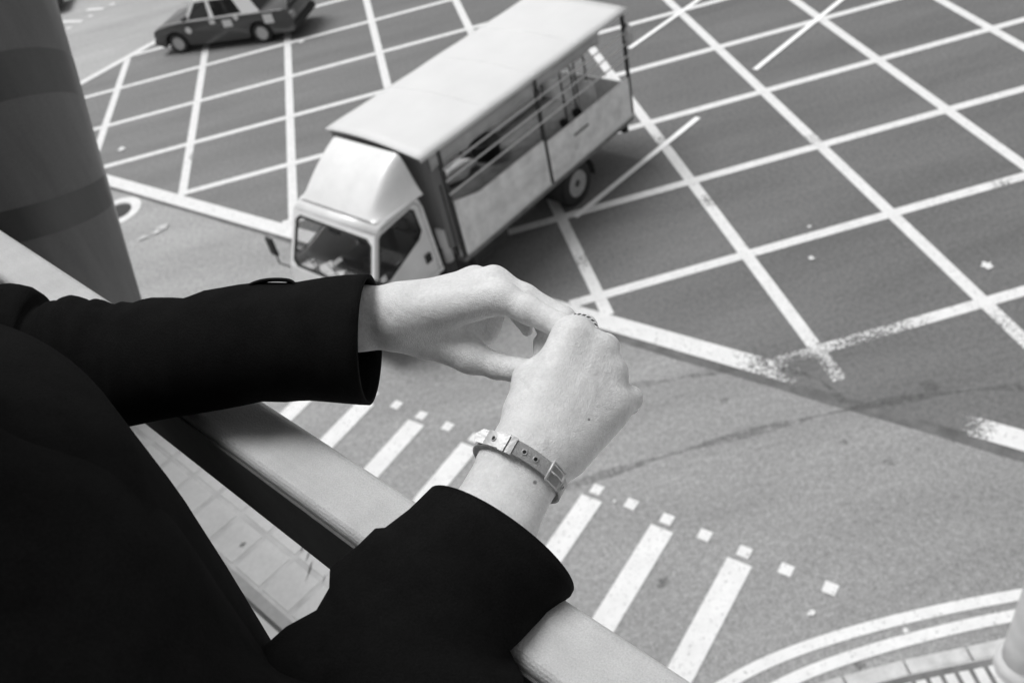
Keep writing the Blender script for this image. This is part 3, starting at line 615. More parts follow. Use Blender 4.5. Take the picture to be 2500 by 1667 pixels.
# ------------------------------------------------------------------ saloon cars
tyre = blk
TINT = glass_mat('tinted_glass', .6)
def saloon(name, loc, rz, bodyv, roofv, label, taxi=True):
    t = empty(name, loc, rz, label, 'taxi' if taxi else 'car')
    bm_ = mat(name + '_paint', bodyv, .3, coat=.6, var=.05, vscale=3); rm_ = mat(name + '_roof_paint', roofv, .35, coat=.4)
    # x forward (0 = front axle, rear axle at -2.75), y left, z up
    def archpts(xc): return [(xc + .36 * math.cos(a), .31 + .36 * math.sin(a)) for a in np.linspace(math.radians(-8), math.radians(188), 14)]
    prof = [(.66, .30), (.69, .45), (.68, .62), (.63, .72), (.56, .76), (.1, .84), (-.36, .89), (-.40, .90), (-2.75, .91), (-3.0, .92), (-3.66, .90), (-3.80, .84), (-3.83, .6), (-3.84, .40), (-3.78, .26)]
    prof += [(p[0], p[1]) for p in archpts(-2.75)][::-1] + [(p[0], p[1]) for p in archpts(0)][::-1] if False else []
    low = [(-3.15, .22)] + archpts(-2.75)[::-1] + [(-2.3, .2), (-.45, .2)] + archpts(0)[::-1] + [(.45, .22)]
    def ins(p, s):
        x, z = p; w_ = .835 - .06 * max(0, (z - .62)) / .3 - .03 * max(0, (.4 - z)) / .2
        w_ -= .10 * max(0, x - .45) * 1.5 + .08 * max(0, -3.4 - x)
        return w_ if s == 0 else -w_
    k = MB(); k.prism(prof + low, 0, 0, inset=ins); b_ = autosmooth(bevel(k.build('body', bm_, t), .035, 3, 40), 45)
    # greenhouse
    gl = [(-.40, .88), (-.88, 1.41), (-1.08, 1.45), (-2.38, 1.45), (-2.58, 1.41), (-2.90, .90)]
    def gin(p, s):
        w_ = .775 - .22 * max(0, p[1] - .88); return w_ if s == 0 else -w_
    # pillars/frame: polygon with window holes, near and far sides
    w1 = [(-.60, .93), (-.94, 1.36), (-1.28, 1.37), (-1.29, .93)]; w2 = [(-1.44, .93), (-1.39, 1.37), (-2.12, 1.365), (-2.33, .95)]
    for sg in (1, -1):
        k = MB(); k.prism(gl, 0, 0, [w1, w2], inset=lambda p, s: sg * (gin(p, 0) - .03 * s)); o = k.build('side_frame', rm_, t)
        for w_ in (w1, w2):
            k = MB(); k.prism(w_, 0, 0, inset=lambda p, s: sg * (gin(p, 0) - .012 - .004 * s)); k.build('side_window', TINT, o)
            k = MB(); c_ = np.mean(w_, axis=0); i2 = [tuple(c_ + (np.array(p) - c_) * .94) for p in w_]
            k.prism(w_, 0, 0, [i2], inset=lambda p, s: sg * (gin(p, 0) + .004 - .014 * s)); k.build('window_trim', blk, o)
    def across(a, b2, name_, m, e=0.):
        (x0, z0), (x1, z1) = a, b2; y0, y1 = gin(a, 0) - e, gin(b2, 0) - e
        o = mesh(name_, [(x0, y0, z0), (x1, y1, z1), (x1, -y1, z1), (x0, -y0, z0)], [(0, 1, 2, 3)], m, t); o.modifiers.new('s', 'SOLIDIFY').thickness = .012; return o
    V = []; xsr = [(-.88, 1.41), (-1.08, 1.455), (-1.7, 1.475), (-2.38, 1.455), (-2.58, 1.41)]
    for x, z in xsr:
        y = gin((x, z), 0)
        for j in range(9): q_ = -1 + j / 4; V.append((x, q_ * y, z + .02 * (1 - q_ * q_)))
    o = mesh('roof', V, [(i * 9 + j, i * 9 + j + 1, i * 9 + j + 10, i * 9 + j + 9) for i in range(4) for j in range(8)], rm_, t, True); o.modifiers.new('s', 'SOLIDIFY').thickness = .02
    across((-.44, .90), (-.88, 1.41), 'windscreen', TINT, .06); across((-2.58, 1.41), (-2.88, .92), 'rear_window', TINT, .08)
    k = MB(); k.box((-.6, -.66, .55), (-2.95, .66, .82)); 
    for x in (-1.35, -2.3):
        for y in (-.38, .38): k.box((x - .12, y - .24, .8), (x, y + .24, 1.12)); k.box((x - .1, y - .12, 1.12), (x - .03, y + .12, 1.26))
    bevel(k.build('seats', mat(name + '_seat', .08, .7, var=.2, vscale=8), t), .03, 2)
    # lamps, bumpers, mirrors, belt trim
    for sg in (1, -1):
        k = MB(); k.box((.55, sg * .72 - .12, .54), (.70, sg * .72 + .04, .68)); bevel(k.build('headlight', mat(name + '_lamp%d' % sg, .55, .2), t), .02, 2)
        k = MB(); k.box((-3.86, sg * .66 - .12, .60), (-3.76, sg * .66 + .12, .80)); bevel(k.build('tail_light', mat(name + '_tail%d' % sg, .3, .25), t), .02, 2)
        k = MB(); k.box((-.62, sg * .80, .96), (-.5, sg * .98, 1.08)); k.box((-.56, sg * .74, .95), (-.5, sg * .86, .99)); bevel(k.build('wing_mirror', bm_, t), .02, 2)
        k = MB(); ys = sg * .80; k.box((-3.6, ys - .02, .884), (.3, ys + .004, .90)); k.build('belt_trim', mat(name + '_trim%d' % sg, .5 if taxi else .1, .4), t)
        for xc in (0, -2.75):
            q_ = MB(); q_.lathe([(.18, -.09), (.28, -.09), (.305, -.06), (.305, .06), (.28, .09), (.18, .09), (.18, -.09)], (xc, sg * .72, .305), (0, 1, 0), 36, False); o = autosmooth(q_.build('wheel', tyre, t), 40)
            q_ = MB(); q_.lathe([(.2, sg * .075), (.195, sg * .095), (.17, sg * .07), (.15, sg * .04), (.05, sg * .05), (.05, sg * .075), (.001, sg * .08)], (xc, sg * .72, .305), (0, 1, 0), 32); autosmooth(q_.build('rim', mat(name + '_rim%d%d' % (sg, xc), .5, .35), o), 30)
            for a in range(5): q_ = MB(); an = a * 1.2566 + .4; q_.lathe([(.036, sg * .06), (.036, sg * .072)], (xc + .115 * math.cos(an), sg * .72, .305 + .115 * math.sin(an)), (0, 1, 0), 10); q_.build('rim_hole', blk, o)
    k = MB(); k.prism([(.66, .30), (.75, .32), (.76, .46), (.68, .48)], -.78, .78); bevel(k.build('bumper', blk, t), .02, 2)
    k = MB(); k.prism([(-3.92, .32), (-3.82, .30), (-3.83, .50), (-3.92, .48)], -.78, .78); bevel(k.build('bumper', blk, t), .02, 2)
    return t, rm_, bm_
fw_ = np.array([-6.11, 27.65]); rw_ = np.array([-3.58, 26.66]); hd = fw_ - rw_; hd /= np.linalg.norm(hd); lf = np.array([-hd[1], hd[0]])
cf = fw_ - lf * .80
TX, roofp, bodyp = saloon('taxi', (cf[0], cf[1], 0), math.atan2(hd[1], hd[0]), .05, .9, 'dark taxi with white roof and open boot crossing the junction')
dec = mat('taxi_decal', .72, .5, var=.08, vscale=30)
for (x, z, w_, h_, rnd) in ((-.52, .66, .10, .10, 1), (-1.35, .80, .09, .06, 0), (-1.82, .70, .15, .12, 0), (-2.12, .84, .08, .07, 1), (-3.12, .70, .15, .13, 0)):
    k = MB(); yy = .835 - .06 * max(0, (z - .62)) / .3 + .008
    if rnd: k.lathe([(w_, 0), (w_, .006)], (x, yy, z), (0, 1, 0), 20)
    else: k.prism([(x - w_, z - h_), (x + w_, z - h_), (x + w_, z + h_), (x - w_, z + h_)], yy, yy + .006)
    k.build('door_decal', dec, TX)
# open boot lid and the luggage in it
k = MB(); k.hexa([(-3.22, -.68, .93), (-3.80, -.68, 1.22), (-3.80, .68, 1.22), (-3.22, .68, .93), (-3.22, -.68, .96), (-3.80, -.68, 1.26), (-3.80, .68, 1.26), (-3.22, .68, .96)]) if False else k
k.hexa([(-3.70, -.66, .90), (-3.76, -.66, .90), (-3.76, .66, .90), (-3.70, .66, .90), (-3.86, -.66, 1.34), (-3.94, -.66, 1.36), (-3.94, .66, 1.36), (-3.86, .66, 1.34)])
bl = bevel(k.build('boot_lid', bodyp, TX), .02, 2)
k = MB(); k.box((-3.95, -.3, 1.05), (-3.93, .3, 1.18)); k.build('number_plate', dec, bl) if False else None
for y0, y1 in ((.34, .60), (-.6, -.34)):
    k = MB(); k.hexa([(-3.69, y0, .98), (-3.72, y0, .98), (-3.72, y1, .98), (-3.69, y1, .98), (-3.76, y0, 1.16), (-3.80, y0, 1.16), (-3.80, y1, 1.16), (-3.76, y1, 1.16)]); k.build('boot_lamp', dec, bl)
# second car, mostly outside the frame
DC, _, _ = saloon('dark_car', (G(176, 10)[0] - .8, G(176, 10)[1] - .05, 0), math.radians(2), .025, .03, 'black car at the top left corner, only its wheel and shadow in the picture', taxi=False)
# ------------------------------------------------------------------ person
skin = bpy.data.materials.new('skin'); skin.use_nodes = True
n, l, b = nodes(skin); tc = n.new('ShaderNodeTexCoord').outputs['Object']
e1_ = noise_(n, l, tc, 70, 6, .3, .7, .93, 1.06, .65); e2_ = noise_(n, l, tc, 420, 3, .3, .7, .93, 1.06)
v_ = math_(n, l, 'MULTIPLY', math_(n, l, 'MULTIPLY', e1_, e2_), .84)
SKIN_MOLES = []
b.inputs['Roughness'].default_value = .52; b.inputs['Specular IOR Level'].default_value = .35
b.inputs['Subsurface Weight'].default_value = .08; b.inputs['Subsurface Radius'].default_value = (.004, .004, .004); b.inputs['Subsurface Scale'].default_value = 1.0
vo = n.new('ShaderNodeTexVoronoi'); vo.inputs['Scale'].default_value = 1100; l.new(tc, vo.inputs['Vector'])
no = n.new('ShaderNodeTexNoise'); no.inputs['Scale'].default_value = 260; no.inputs['Detail'].default_value = 5; l.new(tc, no.inputs['Vector'])
hsum = math_(n, l, 'ADD', math_(n, l, 'MULTIPLY', vo.outputs['Distance'], .5), no.outputs['Fac'])
bp = n.new('ShaderNodeBump'); bp.inputs['Strength'].default_value = .5; bp.inputs['Distance'].default_value = .0011
l.new(hsum, bp.inputs['Height']); l.new(bp.outputs[0], b.inputs['Normal'])
skin_n, skin_l, skin_b, skin_tc, skin_v = n, l, b, tc, v_
# --- signed distance helpers (numpy), surface nets
def rcone(P, a, b_, r1, r2):
    a = np.asarray(a, np.float32); b_ = np.asarray(b_, np.float32); ba = b_ - a; L2 = float(ba @ ba)
    h = np.clip(((P - a) @ ba) / L2, 0, 1); d = P - a - h[..., None] * ba
    return np.sqrt((d * d).sum(-1)) - (r1 + (r2 - r1) * h)
def smin(a, b_, k):
    h = np.maximum(k - np.abs(a - b_), 0) / k; return np.minimum(a, b_) - h * h * k * .25
def smax(a, b_, k): return -smin(-a, -b_, k)
def surface_nets(f, org, h):
    nx, ny, nz = f.shape; s = f < 0
    cnt = np.zeros((nx - 1, ny - 1, nz - 1), np.float32); acc = np.zeros((nx - 1, ny - 1, nz - 1, 3), np.float32)
    corners = [(i, j, k) for i in (0, 1) for j in (0, 1) for k in (0, 1)]
    def cv(c, A): return A[c[0]:nx - 1 + c[0], c[1]:ny - 1 + c[1], c[2]:nz - 1 + c[2]]
    for c in corners:
        for ax_ in range(3):
            if c[ax_]: continue
            d_ = list(c); d_[ax_] = 1; fa, fb = cv(c, f), cv(d_, f); m = (fa < 0) != (fb < 0)
            t = np.where(m, fa / np.where(m, fa - fb, 1), 0)
            cnt += m
            for q_ in range(3): acc[..., q_] += m * (c[q_] + (t if q_ == ax_ else 0))
    act = cnt > 0; idx = -np.ones(act.shape, np.int64); idx[act] = np.arange(act.sum())
    ijk = np.argwhere(act); V = org + h * (ijk + acc[act] / cnt[act][:, None])
    Fq = []
    for ax_ in range(3):
        u, v = [(1, 2), (2, 0), (0, 1)][ax_]
        sl0 = [slice(1, -1)] * 3; sl0[ax_] = slice(0, f.shape[ax_] - 1); sl1 = list(sl0); sl1[ax_] = slice(1, f.shape[ax_])
        a_, b2 = s[tuple(sl0)], s[tuple(sl1)]; e = np.argwhere(a_ != b2); off_ = np.ones(3, int); off_[ax_] = 0; e = e + off_
        sg = s[tuple(e.T)]
        def at(du, dv):
            q_ = e.copy(); q_[:, u] -= du; q_[:, v] -= dv; return idx[tuple(q_.T)]
        quad = np.stack([at(1, 1), at(0, 1), at(0, 0), at(1, 0)], 1); quad[~sg] = quad[~sg][:, ::-1]; Fq.append(quad)
    return V, np.vstack(Fq)
def grid(lo, hi, h):
    lo = np.asarray(lo, np.float32); hi = np.asarray(hi, np.float32); nn = np.ceil((hi - lo) / h).astype(int) + 1
    g = np.stack(np.meshgrid(*[lo[i] + h * np.arange(nn[i], dtype=np.float32) for i in range(3)], indexing='ij'), -1); return g, lo
def relax(V, Q, it=2, lam=.5):
    for _ in range(it):
        acc = np.zeros_like(V); c_ = np.zeros(len(V))
        for a_, b2 in ((0, 1), (1, 2), (2, 3), (3, 0)):
            np.add.at(acc, Q[:, a_], V[Q[:, b2]]); np.add.at(acc, Q[:, b2], V[Q[:, a_]]); np.add.at(c_, Q[:, a_], 1); np.add.at(c_, Q[:, b2], 1)
        V = V + lam * (acc / c_[:, None] - V)
    return V
def chain(P, pts, k=.003):
    d = None
    for (a, ra), (b2, rb) in zip(pts[:-1], pts[1:]):
        q_ = rcone(P, a, b2, ra, rb); d = q_ if d is None else smin(d, q_, k)
    return d
LK = 1.022
J = lambda x, y, d, r: (cs(x, y, d * LK), r * LK)
def rd(d): return d + min(.018, max(0, .72 * (d - .572)))
JR = lambda x, y, d, r: (cs(x, y, rd(d)), r * rd(d) / d)
csl = lambda x, y, d: cs(x, y, d * LK)
csr = lambda x, y, d: cs(x, y, rd(d))
def hand_mesh(palm, fingers, carve, h=.0011, kp=.012, kf=.007, kff=.0016):
    pts = [p for c_ in palm + fingers for p in c_]; lo = np.min([p[0] - p[1] for p in pts], 0) - .006; hi = np.max([p[0] + p[1] for p in pts], 0) + .006
    P, o_ = grid(lo, hi, h); shp = P.shape[:3]; Pf = P.reshape(-1, 3)
    d = None
    for c_ in palm: q_ = chain(Pf, c_, .006); d = q_ if d is None else smin(d, q_, kp)
    df_ = None
    for c_ in fingers: q_ = chain(Pf, c_, .004); df_ = q_ if df_ is None else smin(df_, q_, kff)
    d = smin(d, df_, kf)
    for a, b2, r, k, depth in carve:       # creases and folds
        q_ = rcone(Pf, a, b2, r, r); d = d + depth * np.exp(-np.maximum(q_, 0) ** 2 / (2 * k * k))
    rn = np.random.default_rng(5); tot_ = 0
    for a_ in range(10):
        kk = rn.normal(size=3) * rn.uniform(120, 420); tot_ = tot_ + np.sin(Pf @ kk.astype(np.float32) + rn.uniform(0, 6))
    d = d + tot_ * .00004
    V, Q = surface_nets(d.reshape(shp), o_, h)
    return relax(V, Q, 3, .5), Q
# left hand: seen from its thumb side, fingers pointing away to the right
LPALM = [[J(700, 790, .686, .022), J(880, 768, .668, .0205), J(985, 757, .656, .0185)],
         [J(700, 810, .684, .022), J(880, 788, .664, .0195), J(985, 790, .660, .0185)],
         [J(985, 772, .652, .0185), J(1222, 726, .635, .0118)],
         [J(985, 757, .660, .017), J(1205, 690, .655, .0118)],
         [J(985, 754, .672, .0155), J(1160, 688, .672, .0112)],
         [J(985, 762, .680, .0145), J(1115, 702, .688, .0102)],
         [J(985, 795, .664, .0175), J(1045, 824, .664, .0155), J(1150, 871, .656, .0120)],
         [J(1060, 790, .672, .019), J(1130, 800, .676, .0154), J(1184, 812, .674, .0100)],
         [J(1120, 755, .674, .016), J(1192, 765, .672, .0120)]]
LFING = [[J(1222, 726, .635, .0112), J(1290, 757, .626, .0096), J(1368, 796, .617, .0088), J(1425, 850, .620, .0078), J(1425, 890, .626, .0070)],
         [J(1205, 690, .655, .0112), J(1280, 726, .650, .0097), J(1374, 778, .646, .0089), J(1332, 840, .644, .0084), J(1322, 885, .642, .0070)],
         [J(1160, 688, .672, .0105), J(1312, 752, .664, .0086), J(1345, 830, .660, .0076), J(1345, 860, .658, .0065)],
         [J(1115, 702, .688, .0095), J(1240, 742, .684, .0072), J(1274, 778, .679, .0062), J(1287, 806, .676, .0048)],
         [J(1150, 871, .656, .0114), J(1215, 894, .650, .0094), J(1255, 902, .643, .0086), J(1340, 906, .632, .0079), J(1368, 902, .628, .0065)]]
LCARVE = [(csl(1000, 735, .640), csl(1195, 705, .628), .0006, .0022, -.0007), (csl(1010, 712, .652), csl(1170, 668, .655), .0006, .0020, -.0006), (csl(1020, 745, .632), csl(1080, 760, .634), .0006, .0025, -.0004),
          (csl(1344, 770, .608), csl(1352, 800, .608), .0003, .0007, .0004), (csl(1358, 776, .607), csl(1364, 806, .607), .0003, .0007, .0004), (csl(1330, 768, .610), csl(1338, 796, .610), .0003, .0006, .0003),
          (csl(918, 745, .640), csl(920, 812, .632), .0004, .0008, .0005), (csl(953, 748, .637), csl(951, 806, .630), .0004, .0009, .0007),
          (csl(1168, 812, .658), csl(1212, 842, .660), .0004, .0012, .0012), (csl(1186, 845, .655), csl(1208, 850, .657), .0004, .001, .0008)]
# right hand: back towards the eye, loosely closed round the other hand's fingers
RPALM = [[JR(1010, 1470, .515, .034), JR(1160, 1305, .545, .0165), JR(1210, 1112, .572, .0128)][:0] or [JR(1060, 1400, .534, .020), JR(1150, 1270, .546, .0165), JR(1216, 1125, .572, .0122), JR(1262, 1070, .576, .0125)],
         [JR(1085, 1415, .534, .020), JR(1195, 1285, .544, .019), JR(1268, 1150, .570, .0150), JR(1300, 1090, .574, .0135)],
         [JR(1110, 1425, .534, .020), JR(1238, 1300, .546, .0165), JR(1318, 1172, .572, .0122), JR(1350, 1120, .575, .0125)],
         [JR(1270, 1085, .576, .0130), JR(1399, 822, .599, .0124)],
         [JR(1300, 1100, .574, .0135), JR(1460, 858, .599, .0110)],
         [JR(1330, 1115, .574, .0130), JR(1488, 914, .598, .0105)],
         [JR(1355, 1125, .577, .0125), JR(1500, 985, .594, .0105)],
         [JR(1385, 1110, .583, .0135), JR(1472, 1022, .597, .0130)],
         [JR(1300, 1010, .588, .0170), JR(1372, 890, .600, .0150)],
         [JR(1262, 1075, .582, .0110), JR(1284, 1000, .590, .0110), JR(1291, 925, .596, .0088)],
         [JR(1380, 1000, .598, .016), JR(1430, 930, .606, .015)]]
RFING = [[JR(1399, 822, .602, .0122), JR(1422, 803, .624, .0102), JR(1440, 835, .648, .0092), JR(1400, 880, .652, .0080), JR(1372, 900, .640, .0072)],
         [JR(1460, 857, .603, .0108), JR(1476, 848, .624, .0098), JR(1480, 880, .648, .0090), JR(1425, 925, .652, .008), JR(1400, 930, .642, .0072)],
         [JR(1488, 914, .602, .0103), JR(1499, 908, .620, .0092), JR(1495, 930, .644, .0086), JR(1445, 960, .648, .0078), JR(1425, 960, .640, .007)],
         [JR(1500, 985, .598, .0100), JR(1539, 972, .605, .0078), JR(1535, 985, .628, .0074), JR(1480, 1010, .632, .0066), JR(1462, 1005, .626, .006)],
         [JR(1291, 925, .596, .0086), JR(1326, 908, .604, .0080), JR(1356, 900, .616, .0078), JR(1384, 890, .628, .0066)]]
RCARVE = [(csr(1330, 1075, .556), csr(1392, 850, .583), .0006, .0022, -.0006), (csr(1350, 1080, .556), csr(1448, 876, .586), .0006, .0022, -.0007), (csr(1368, 1085, .556), csr(1478, 925, .586), .0006, .0020, -.0006), (csr(1300, 1110, .553), csr(1325, 1060, .557), .0005, .0018, -.0005),
          (csr(1262, 958, .576), csr(1322, 985, .570), .0003, .0009, -.0004), (csr(1322, 985, .570), csr(1336, 1040, .562), .0003, .0009, -.0004), (csr(1336, 1040, .562), csr(1330, 1090, .558), .0003, .0010, -.0004),
          (csr(1216, 1066, .562), csr(1285, 1058, .558), .0003, .0008, .0003), (csr(1238, 1028, .566), csr(1296, 1018, .564), .0003, .0007, .0003), (csr(1425, 870, .586), csr(1436, 900, .584), .0008, .0035, .0006), (csr(1470, 920, .586), csr(1474, 940, .584), .0008, .003, .0005),
          (csr(1231, 1040, .564), csr(1290, 1003, .572), .0003, .0007, .0004), (csr(1225, 1052, .564), csr(1300, 1040, .562), .0003, .0008, .0003),
          (csr(1276, 912, .588), csr(1302, 884, .590), .0004, .0009, .0008), (csr(1268, 925, .586), csr(1300, 965, .578), .0004, .0010, .0006)]
VL, QL = hand_mesh(LPALM, LFING, LCARVE)
VR, QR = hand_mesh(RPALM, RFING, RCARVE, kf=.011, kff=.004)
# hidden rest of the body (torso, upper arms, neck, head with face, legs)
def R3(r, p, h): return rph(r, p, h) - C0
BODY = [[(R3(-.50, -.03, .30), .062), (R3(-.49, -.025, .60), .06), (R3(-.47, -.05, .82), .075)],
        [(R3(-.34, -.03, .30), .062), (R3(-.35, -.025, .60), .06), (R3(-.37, -.05, .82), .075)],
        [(R3(-.57, -.05, .24), .045), (R3(-.42, -.05, .2), .055), (R3(-.27, -.07, .28), .042)],
        [(R3(-.42, -.05, .2), .045), (R3(-.42, -.02, .1), .043)],
        [(R3(-.42, -.04, -.03), .078), (R3(-.42, .01, .03), .062)],
        [(R3(-.42, .02, .08), .042), (R3(-.42, .055, .10), .024)],
        [(R3(-.42, .075, .005), .006), (R3(-.42, .092, .045), .010)],
        [(R3(-.505, -.03, .0), .010), (R3(-.505, -.03, .04), .010)], [(R3(-.335, -.03, .0), .010), (R3(-.335, -.03, .04), .010)],
        [(R3(-.51, -.05, .85), .075), (R3(-.52, -.03, 1.15), .055), (R3(-.52, -.06, 1.5), .035)], [(R3(-.33, -.05, .85), .075), (R3(-.32, -.03, 1.15), .055), (R3(-.32, -.06, 1.5), .035)],
        [(R3(-.52, -.07, 1.53), .035), (R3(-.53, .08, 1.54), .025)], [(R3(-.32, -.07, 1.53), .035), (R3(-.31, .08, 1.54), .025)]]
UPPER = [[(R3(-.57, -.05, .24), .04), (c2w(np.array([-.468, .022, .745]))[0] - C0, .030)], [(R3(-.27, -.07, .28), .038), (c2w(np.array([-.069, .22, .46]))[0] - C0, .026)]]
COATB = [[(a_, r_ + .011) for a_, r_ in c_] for c_ in (BODY[2], UPPER[0], UPPER[1])] + [[(R3(-.42, -.05, .19), .075), (R3(-.42, -.045, .155), .062)], [(R3(-.50, -.035, .30), .085), (R3(-.49, -.035, .5), .085)], [(R3(-.34, -.035, .30), .085), (R3(-.35, -.035, .5), .085)]]
BODY += UPPER
ptsb = [p for c_ in BODY for p in c_]; lo = np.min([p[0] - p[1] for p in ptsb], 0) - .02; hi = np.max([p[0] + p[1] for p in ptsb], 0) + .02
P, o_ = grid(lo, hi, .012); dd = None
for c_ in BODY: q_ = chain(P.reshape(-1, 3), c_, .012); dd = q_ if dd is None else smin(dd, q_, .012)
VB, QB = surface_nets(dd.reshape(P.shape[:3]), o_, .012); VB = relax(VB, QB, 2) + C0
# forearm links so that each hand runs on into its arm
def tubew(pts, rs): 
    m_ = MB(); m_.tube([tuple(c2w(p)[0]) for p in pts], rs, 16); return np.array(m_.V), m_.F
person = empty('person', tuple(rph(-.42, -.03, 1.57)), 0, 'person in a black coat leaning over the railing, hands joined to turn a ring', 'person')
PL = np.array(person.location)
allV = [c2w(VL), c2w(VR), VB]; allF = [list(map(tuple, QL)), list(map(tuple, QR)), list(map(tuple, QB))]
for pts, rs in (([np.array([-.468, .022, .745]), cs(500, 850, .712), cs(720, 800, .688)], [.03, .028, .024]), ([np.array([-.069, .20, .465]), cs(990, 1560, .507), cs(1090, 1410, .532)], [.026, .026, .020])):
    v_a, f_a = tubew(pts, rs); allV.append(v_a); allF.append(f_a)
Fall = []; k0 = 0
for v_a, f_a in zip(allV, allF):
    Fall += [tuple(int(i) + k0 for i in f) for f in f_a]; k0 += len(v_a)
bodyo = mesh('body', np.vstack(allV), Fall, skin, person, True, loc=PL)
# moles: two small dark spots of the skin itself
n, l = skin_n, skin_l
mo_acc = None
for x, y, dz, r in ((1438, 1024, .565, .0011), (1306, 1177, .556, .0016)):
    c = c2w(cs(x, y, dz))[0] - PL
    rayd = (CX * (x - 1250) / 2175 + CY * (y - 833.5) / 2175 + CZ); rayd = rayd / np.linalg.norm(rayd)
    d = n.new('ShaderNodeVectorMath'); d.operation = 'SUBTRACT'; l.new(skin_tc, d.inputs[0]); d.inputs[1].default_value = tuple(c)
    cr = n.new('ShaderNodeVectorMath'); cr.operation = 'CROSS_PRODUCT'; l.new(d.outputs[0], cr.inputs[0]); cr.inputs[1].default_value = tuple(rayd)
    le = n.new('ShaderNodeVectorMath'); le.operation = 'LENGTH'; l.new(cr.outputs[0], le.inputs[0])
    mr = n.new('ShaderNodeMapRange'); l.new(le.outputs['Value'], mr.inputs['Value']); mr.inputs['From Min'].default_value = r * .5; mr.inputs['From Max'].default_value = r; mr.inputs['To Min'].default_value = .35; mr.inputs['To Max'].default_value = 1
    mo_acc = mr.outputs[0] if mo_acc is None else math_(n, l, 'MULTIPLY', mo_acc, mr.outputs[0])
l.new(math_(n, l, 'MULTIPLY', skin_v, mo_acc), skin_b.inputs['Base Color'])
# --- coat
coat = mat('black_wool', .0105, .95, var=.2, vscale=40, spec=.05, bump=.25, bscale=600, fine=.25, fscale=900)
def loft(rings, nseg=56):
    V = []
    for c_, e1, e2 in rings:
        for k in range(nseg):
            a = 2 * math.pi * k / nseg; V.append(c_ + e1 * math.cos(a) + e2 * math.sin(a))
    m = len(rings)
    return np.array(V), [(i * nseg + k, i * nseg + (k + 1) % nseg, (i + 1) * nseg + (k + 1) % nseg, (i + 1) * nseg + k) for i in range(m - 1) for k in range(nseg)]
Tp = [(903, 670), (880, 670), (850, 671), (820, 674), (789, 678), (760, 683), (731, 688), (700, 690), (640, 689), (590, 694), (544, 702), (503, 709), (470, 722), (452, 728), (420, 726), (375, 726), (350, 731), (330, 739), (315, 738), (300, 736), (284, 743), (268, 740), (250, 732), (236, 729), (217, 735), (205, 728), (190, 723), (175, 720), (158, 725), (146, 736), (136, 733), (125, 735), (114, 744), (105, 747), (99, 742), (96, 725), (92, 713), (71, 699), (48, 694), (25, 691), (0, 694), (-40, 696), (-80, 700)]
Bp = [(-100, 1115), (200, 1065), (323, 1040), (408, 1022), (578, 994), (650, 978), (721, 983), (737, 976), (800, 981), (892, 989)]
Bp = sorted(Bp); rings = []
for i, (x, yt) in enumerate(Tp):
    yb = np.interp(x, [p[0] for p in Bp], [p[1] for p in Bp]); d = np.interp(x, [-80, 0, 300, 600, 903], [.765, .757, .73, .695, .664])
    # the silhouette of a tube nearer its middle: top and bottom taken at the tube's own distance
    t_, b2 = cs(x, yt, d), cs(x, yb, d); bul = np.interp(x, [700, 903], [0, -.0032])
    wr = .0016 * math.sin(x * .05) + .001 * math.sin(x * .13)
    rings.append(((t_ + b2) / 2, (t_ - b2) / 2, np.array([bul, 0, -.043 + wr])))
# round the elbow, up to the shoulder
ce = rings[-1][0]; up = rings[-1][1]
rings += [(ce + [-.05, -.004, -.015], up * 1.02, np.array([.03, 0, -.04])), (ce + [-.062, -.01, -.06], up * 1.02, np.array([.055, 0, -.01])), (np.array([-.47, .0, .60]), up * 1.02, np.array([.058, 0, .0])), (np.array([-.431, .006, .475]), up * 1.0, np.array([.06, 0, .02]))]
V, Fc = loft(rings)
sleeveL = mesh('sleeve', c2w(V), Fc, coat, person, True, loc=PL); tag(sleeveL, 'black coat sleeve lying across the picture, cuff at the upper hand')
sm = sleeveL.modifiers.new('s', 'SOLIDIFY'); sm.thickness = .003; sm.offset = -1
# strap loop standing up on the sleeve
sp = [(592, 712), (595, 703), (603, 693), (625, 683), (655, 677), (690, 677), (712, 680), (724, 690), (727, 700), (726, 712)]
V = []
for x, y in sp:
    d = np.interp(x, [600, 903], [.695, .664]) - .006
    V += [cs(x, y, d - .012), cs(x, y, d + .012)]
o = mesh('sleeve_strap', c2w(np.array(V)), [(2 * i, 2 * i + 1, 2 * i + 3, 2 * i + 2) for i in range(len(sp) - 1)], coat, sleeveL, True, loc=PL); sm = o.modifiers.new('s', 'SOLIDIFY'); sm.thickness = .0035; o.modifiers.new('b', 'SUBSURF').levels = 1
# right sleeve
rows = [((1050, 1192), (1393, 1450), .553, .034, 32), ((1020, 1222), (1388, 1459), .549, .036, 28), ((998, 1243), (1332, 1500), .545, .035, 22), ((940, 1287), (1300, 1530), .536, .038, 12), ((915, 1290), (1280, 1551), .532, .039, 8), ((874, 1330), (1262, 1568), .525, .041, 4), ((808, 1384), (1240, 1587), .516, .043, 0), ((806, 1430), (1258, 1618), .508, .044, 0), ((770, 1492), (1275, 1650), .500, .045, 0), ((691, 1535), (1288, 1690), .492, .046, 0), ((640, 1580), (1300, 1760), .485, .047, 0), ((560, 1690), (1300, 1860), .47, .047, 0)]
rings = []
for (L0, R0, d, bd, bu) in rows:
    a_, b2 = cs(*L0, d), cs(*R0, d); axd = np.array([.56, -.83, 0]) * (bu / 2175 * d)
    rings.append(((a_ + b2) / 2, (b2 - a_) / 2, np.array([0, 0, -bd]) + axd * 2.6))
ce = rings[-1][0]
rings += [(ce + [-.03, .015, -.03], rings[-1][1] * .95, np.array([.03, .03, -.03])), (np.array([-.13, .21, .39]), np.array([.04, .02, -.02]), np.array([.02, -.04, .0])), (np.array([-.189, .174, .31]), np.array([.04, .02, -.02]), np.array([.02, -.04, .0]))]
V, Fc = loft(rings)
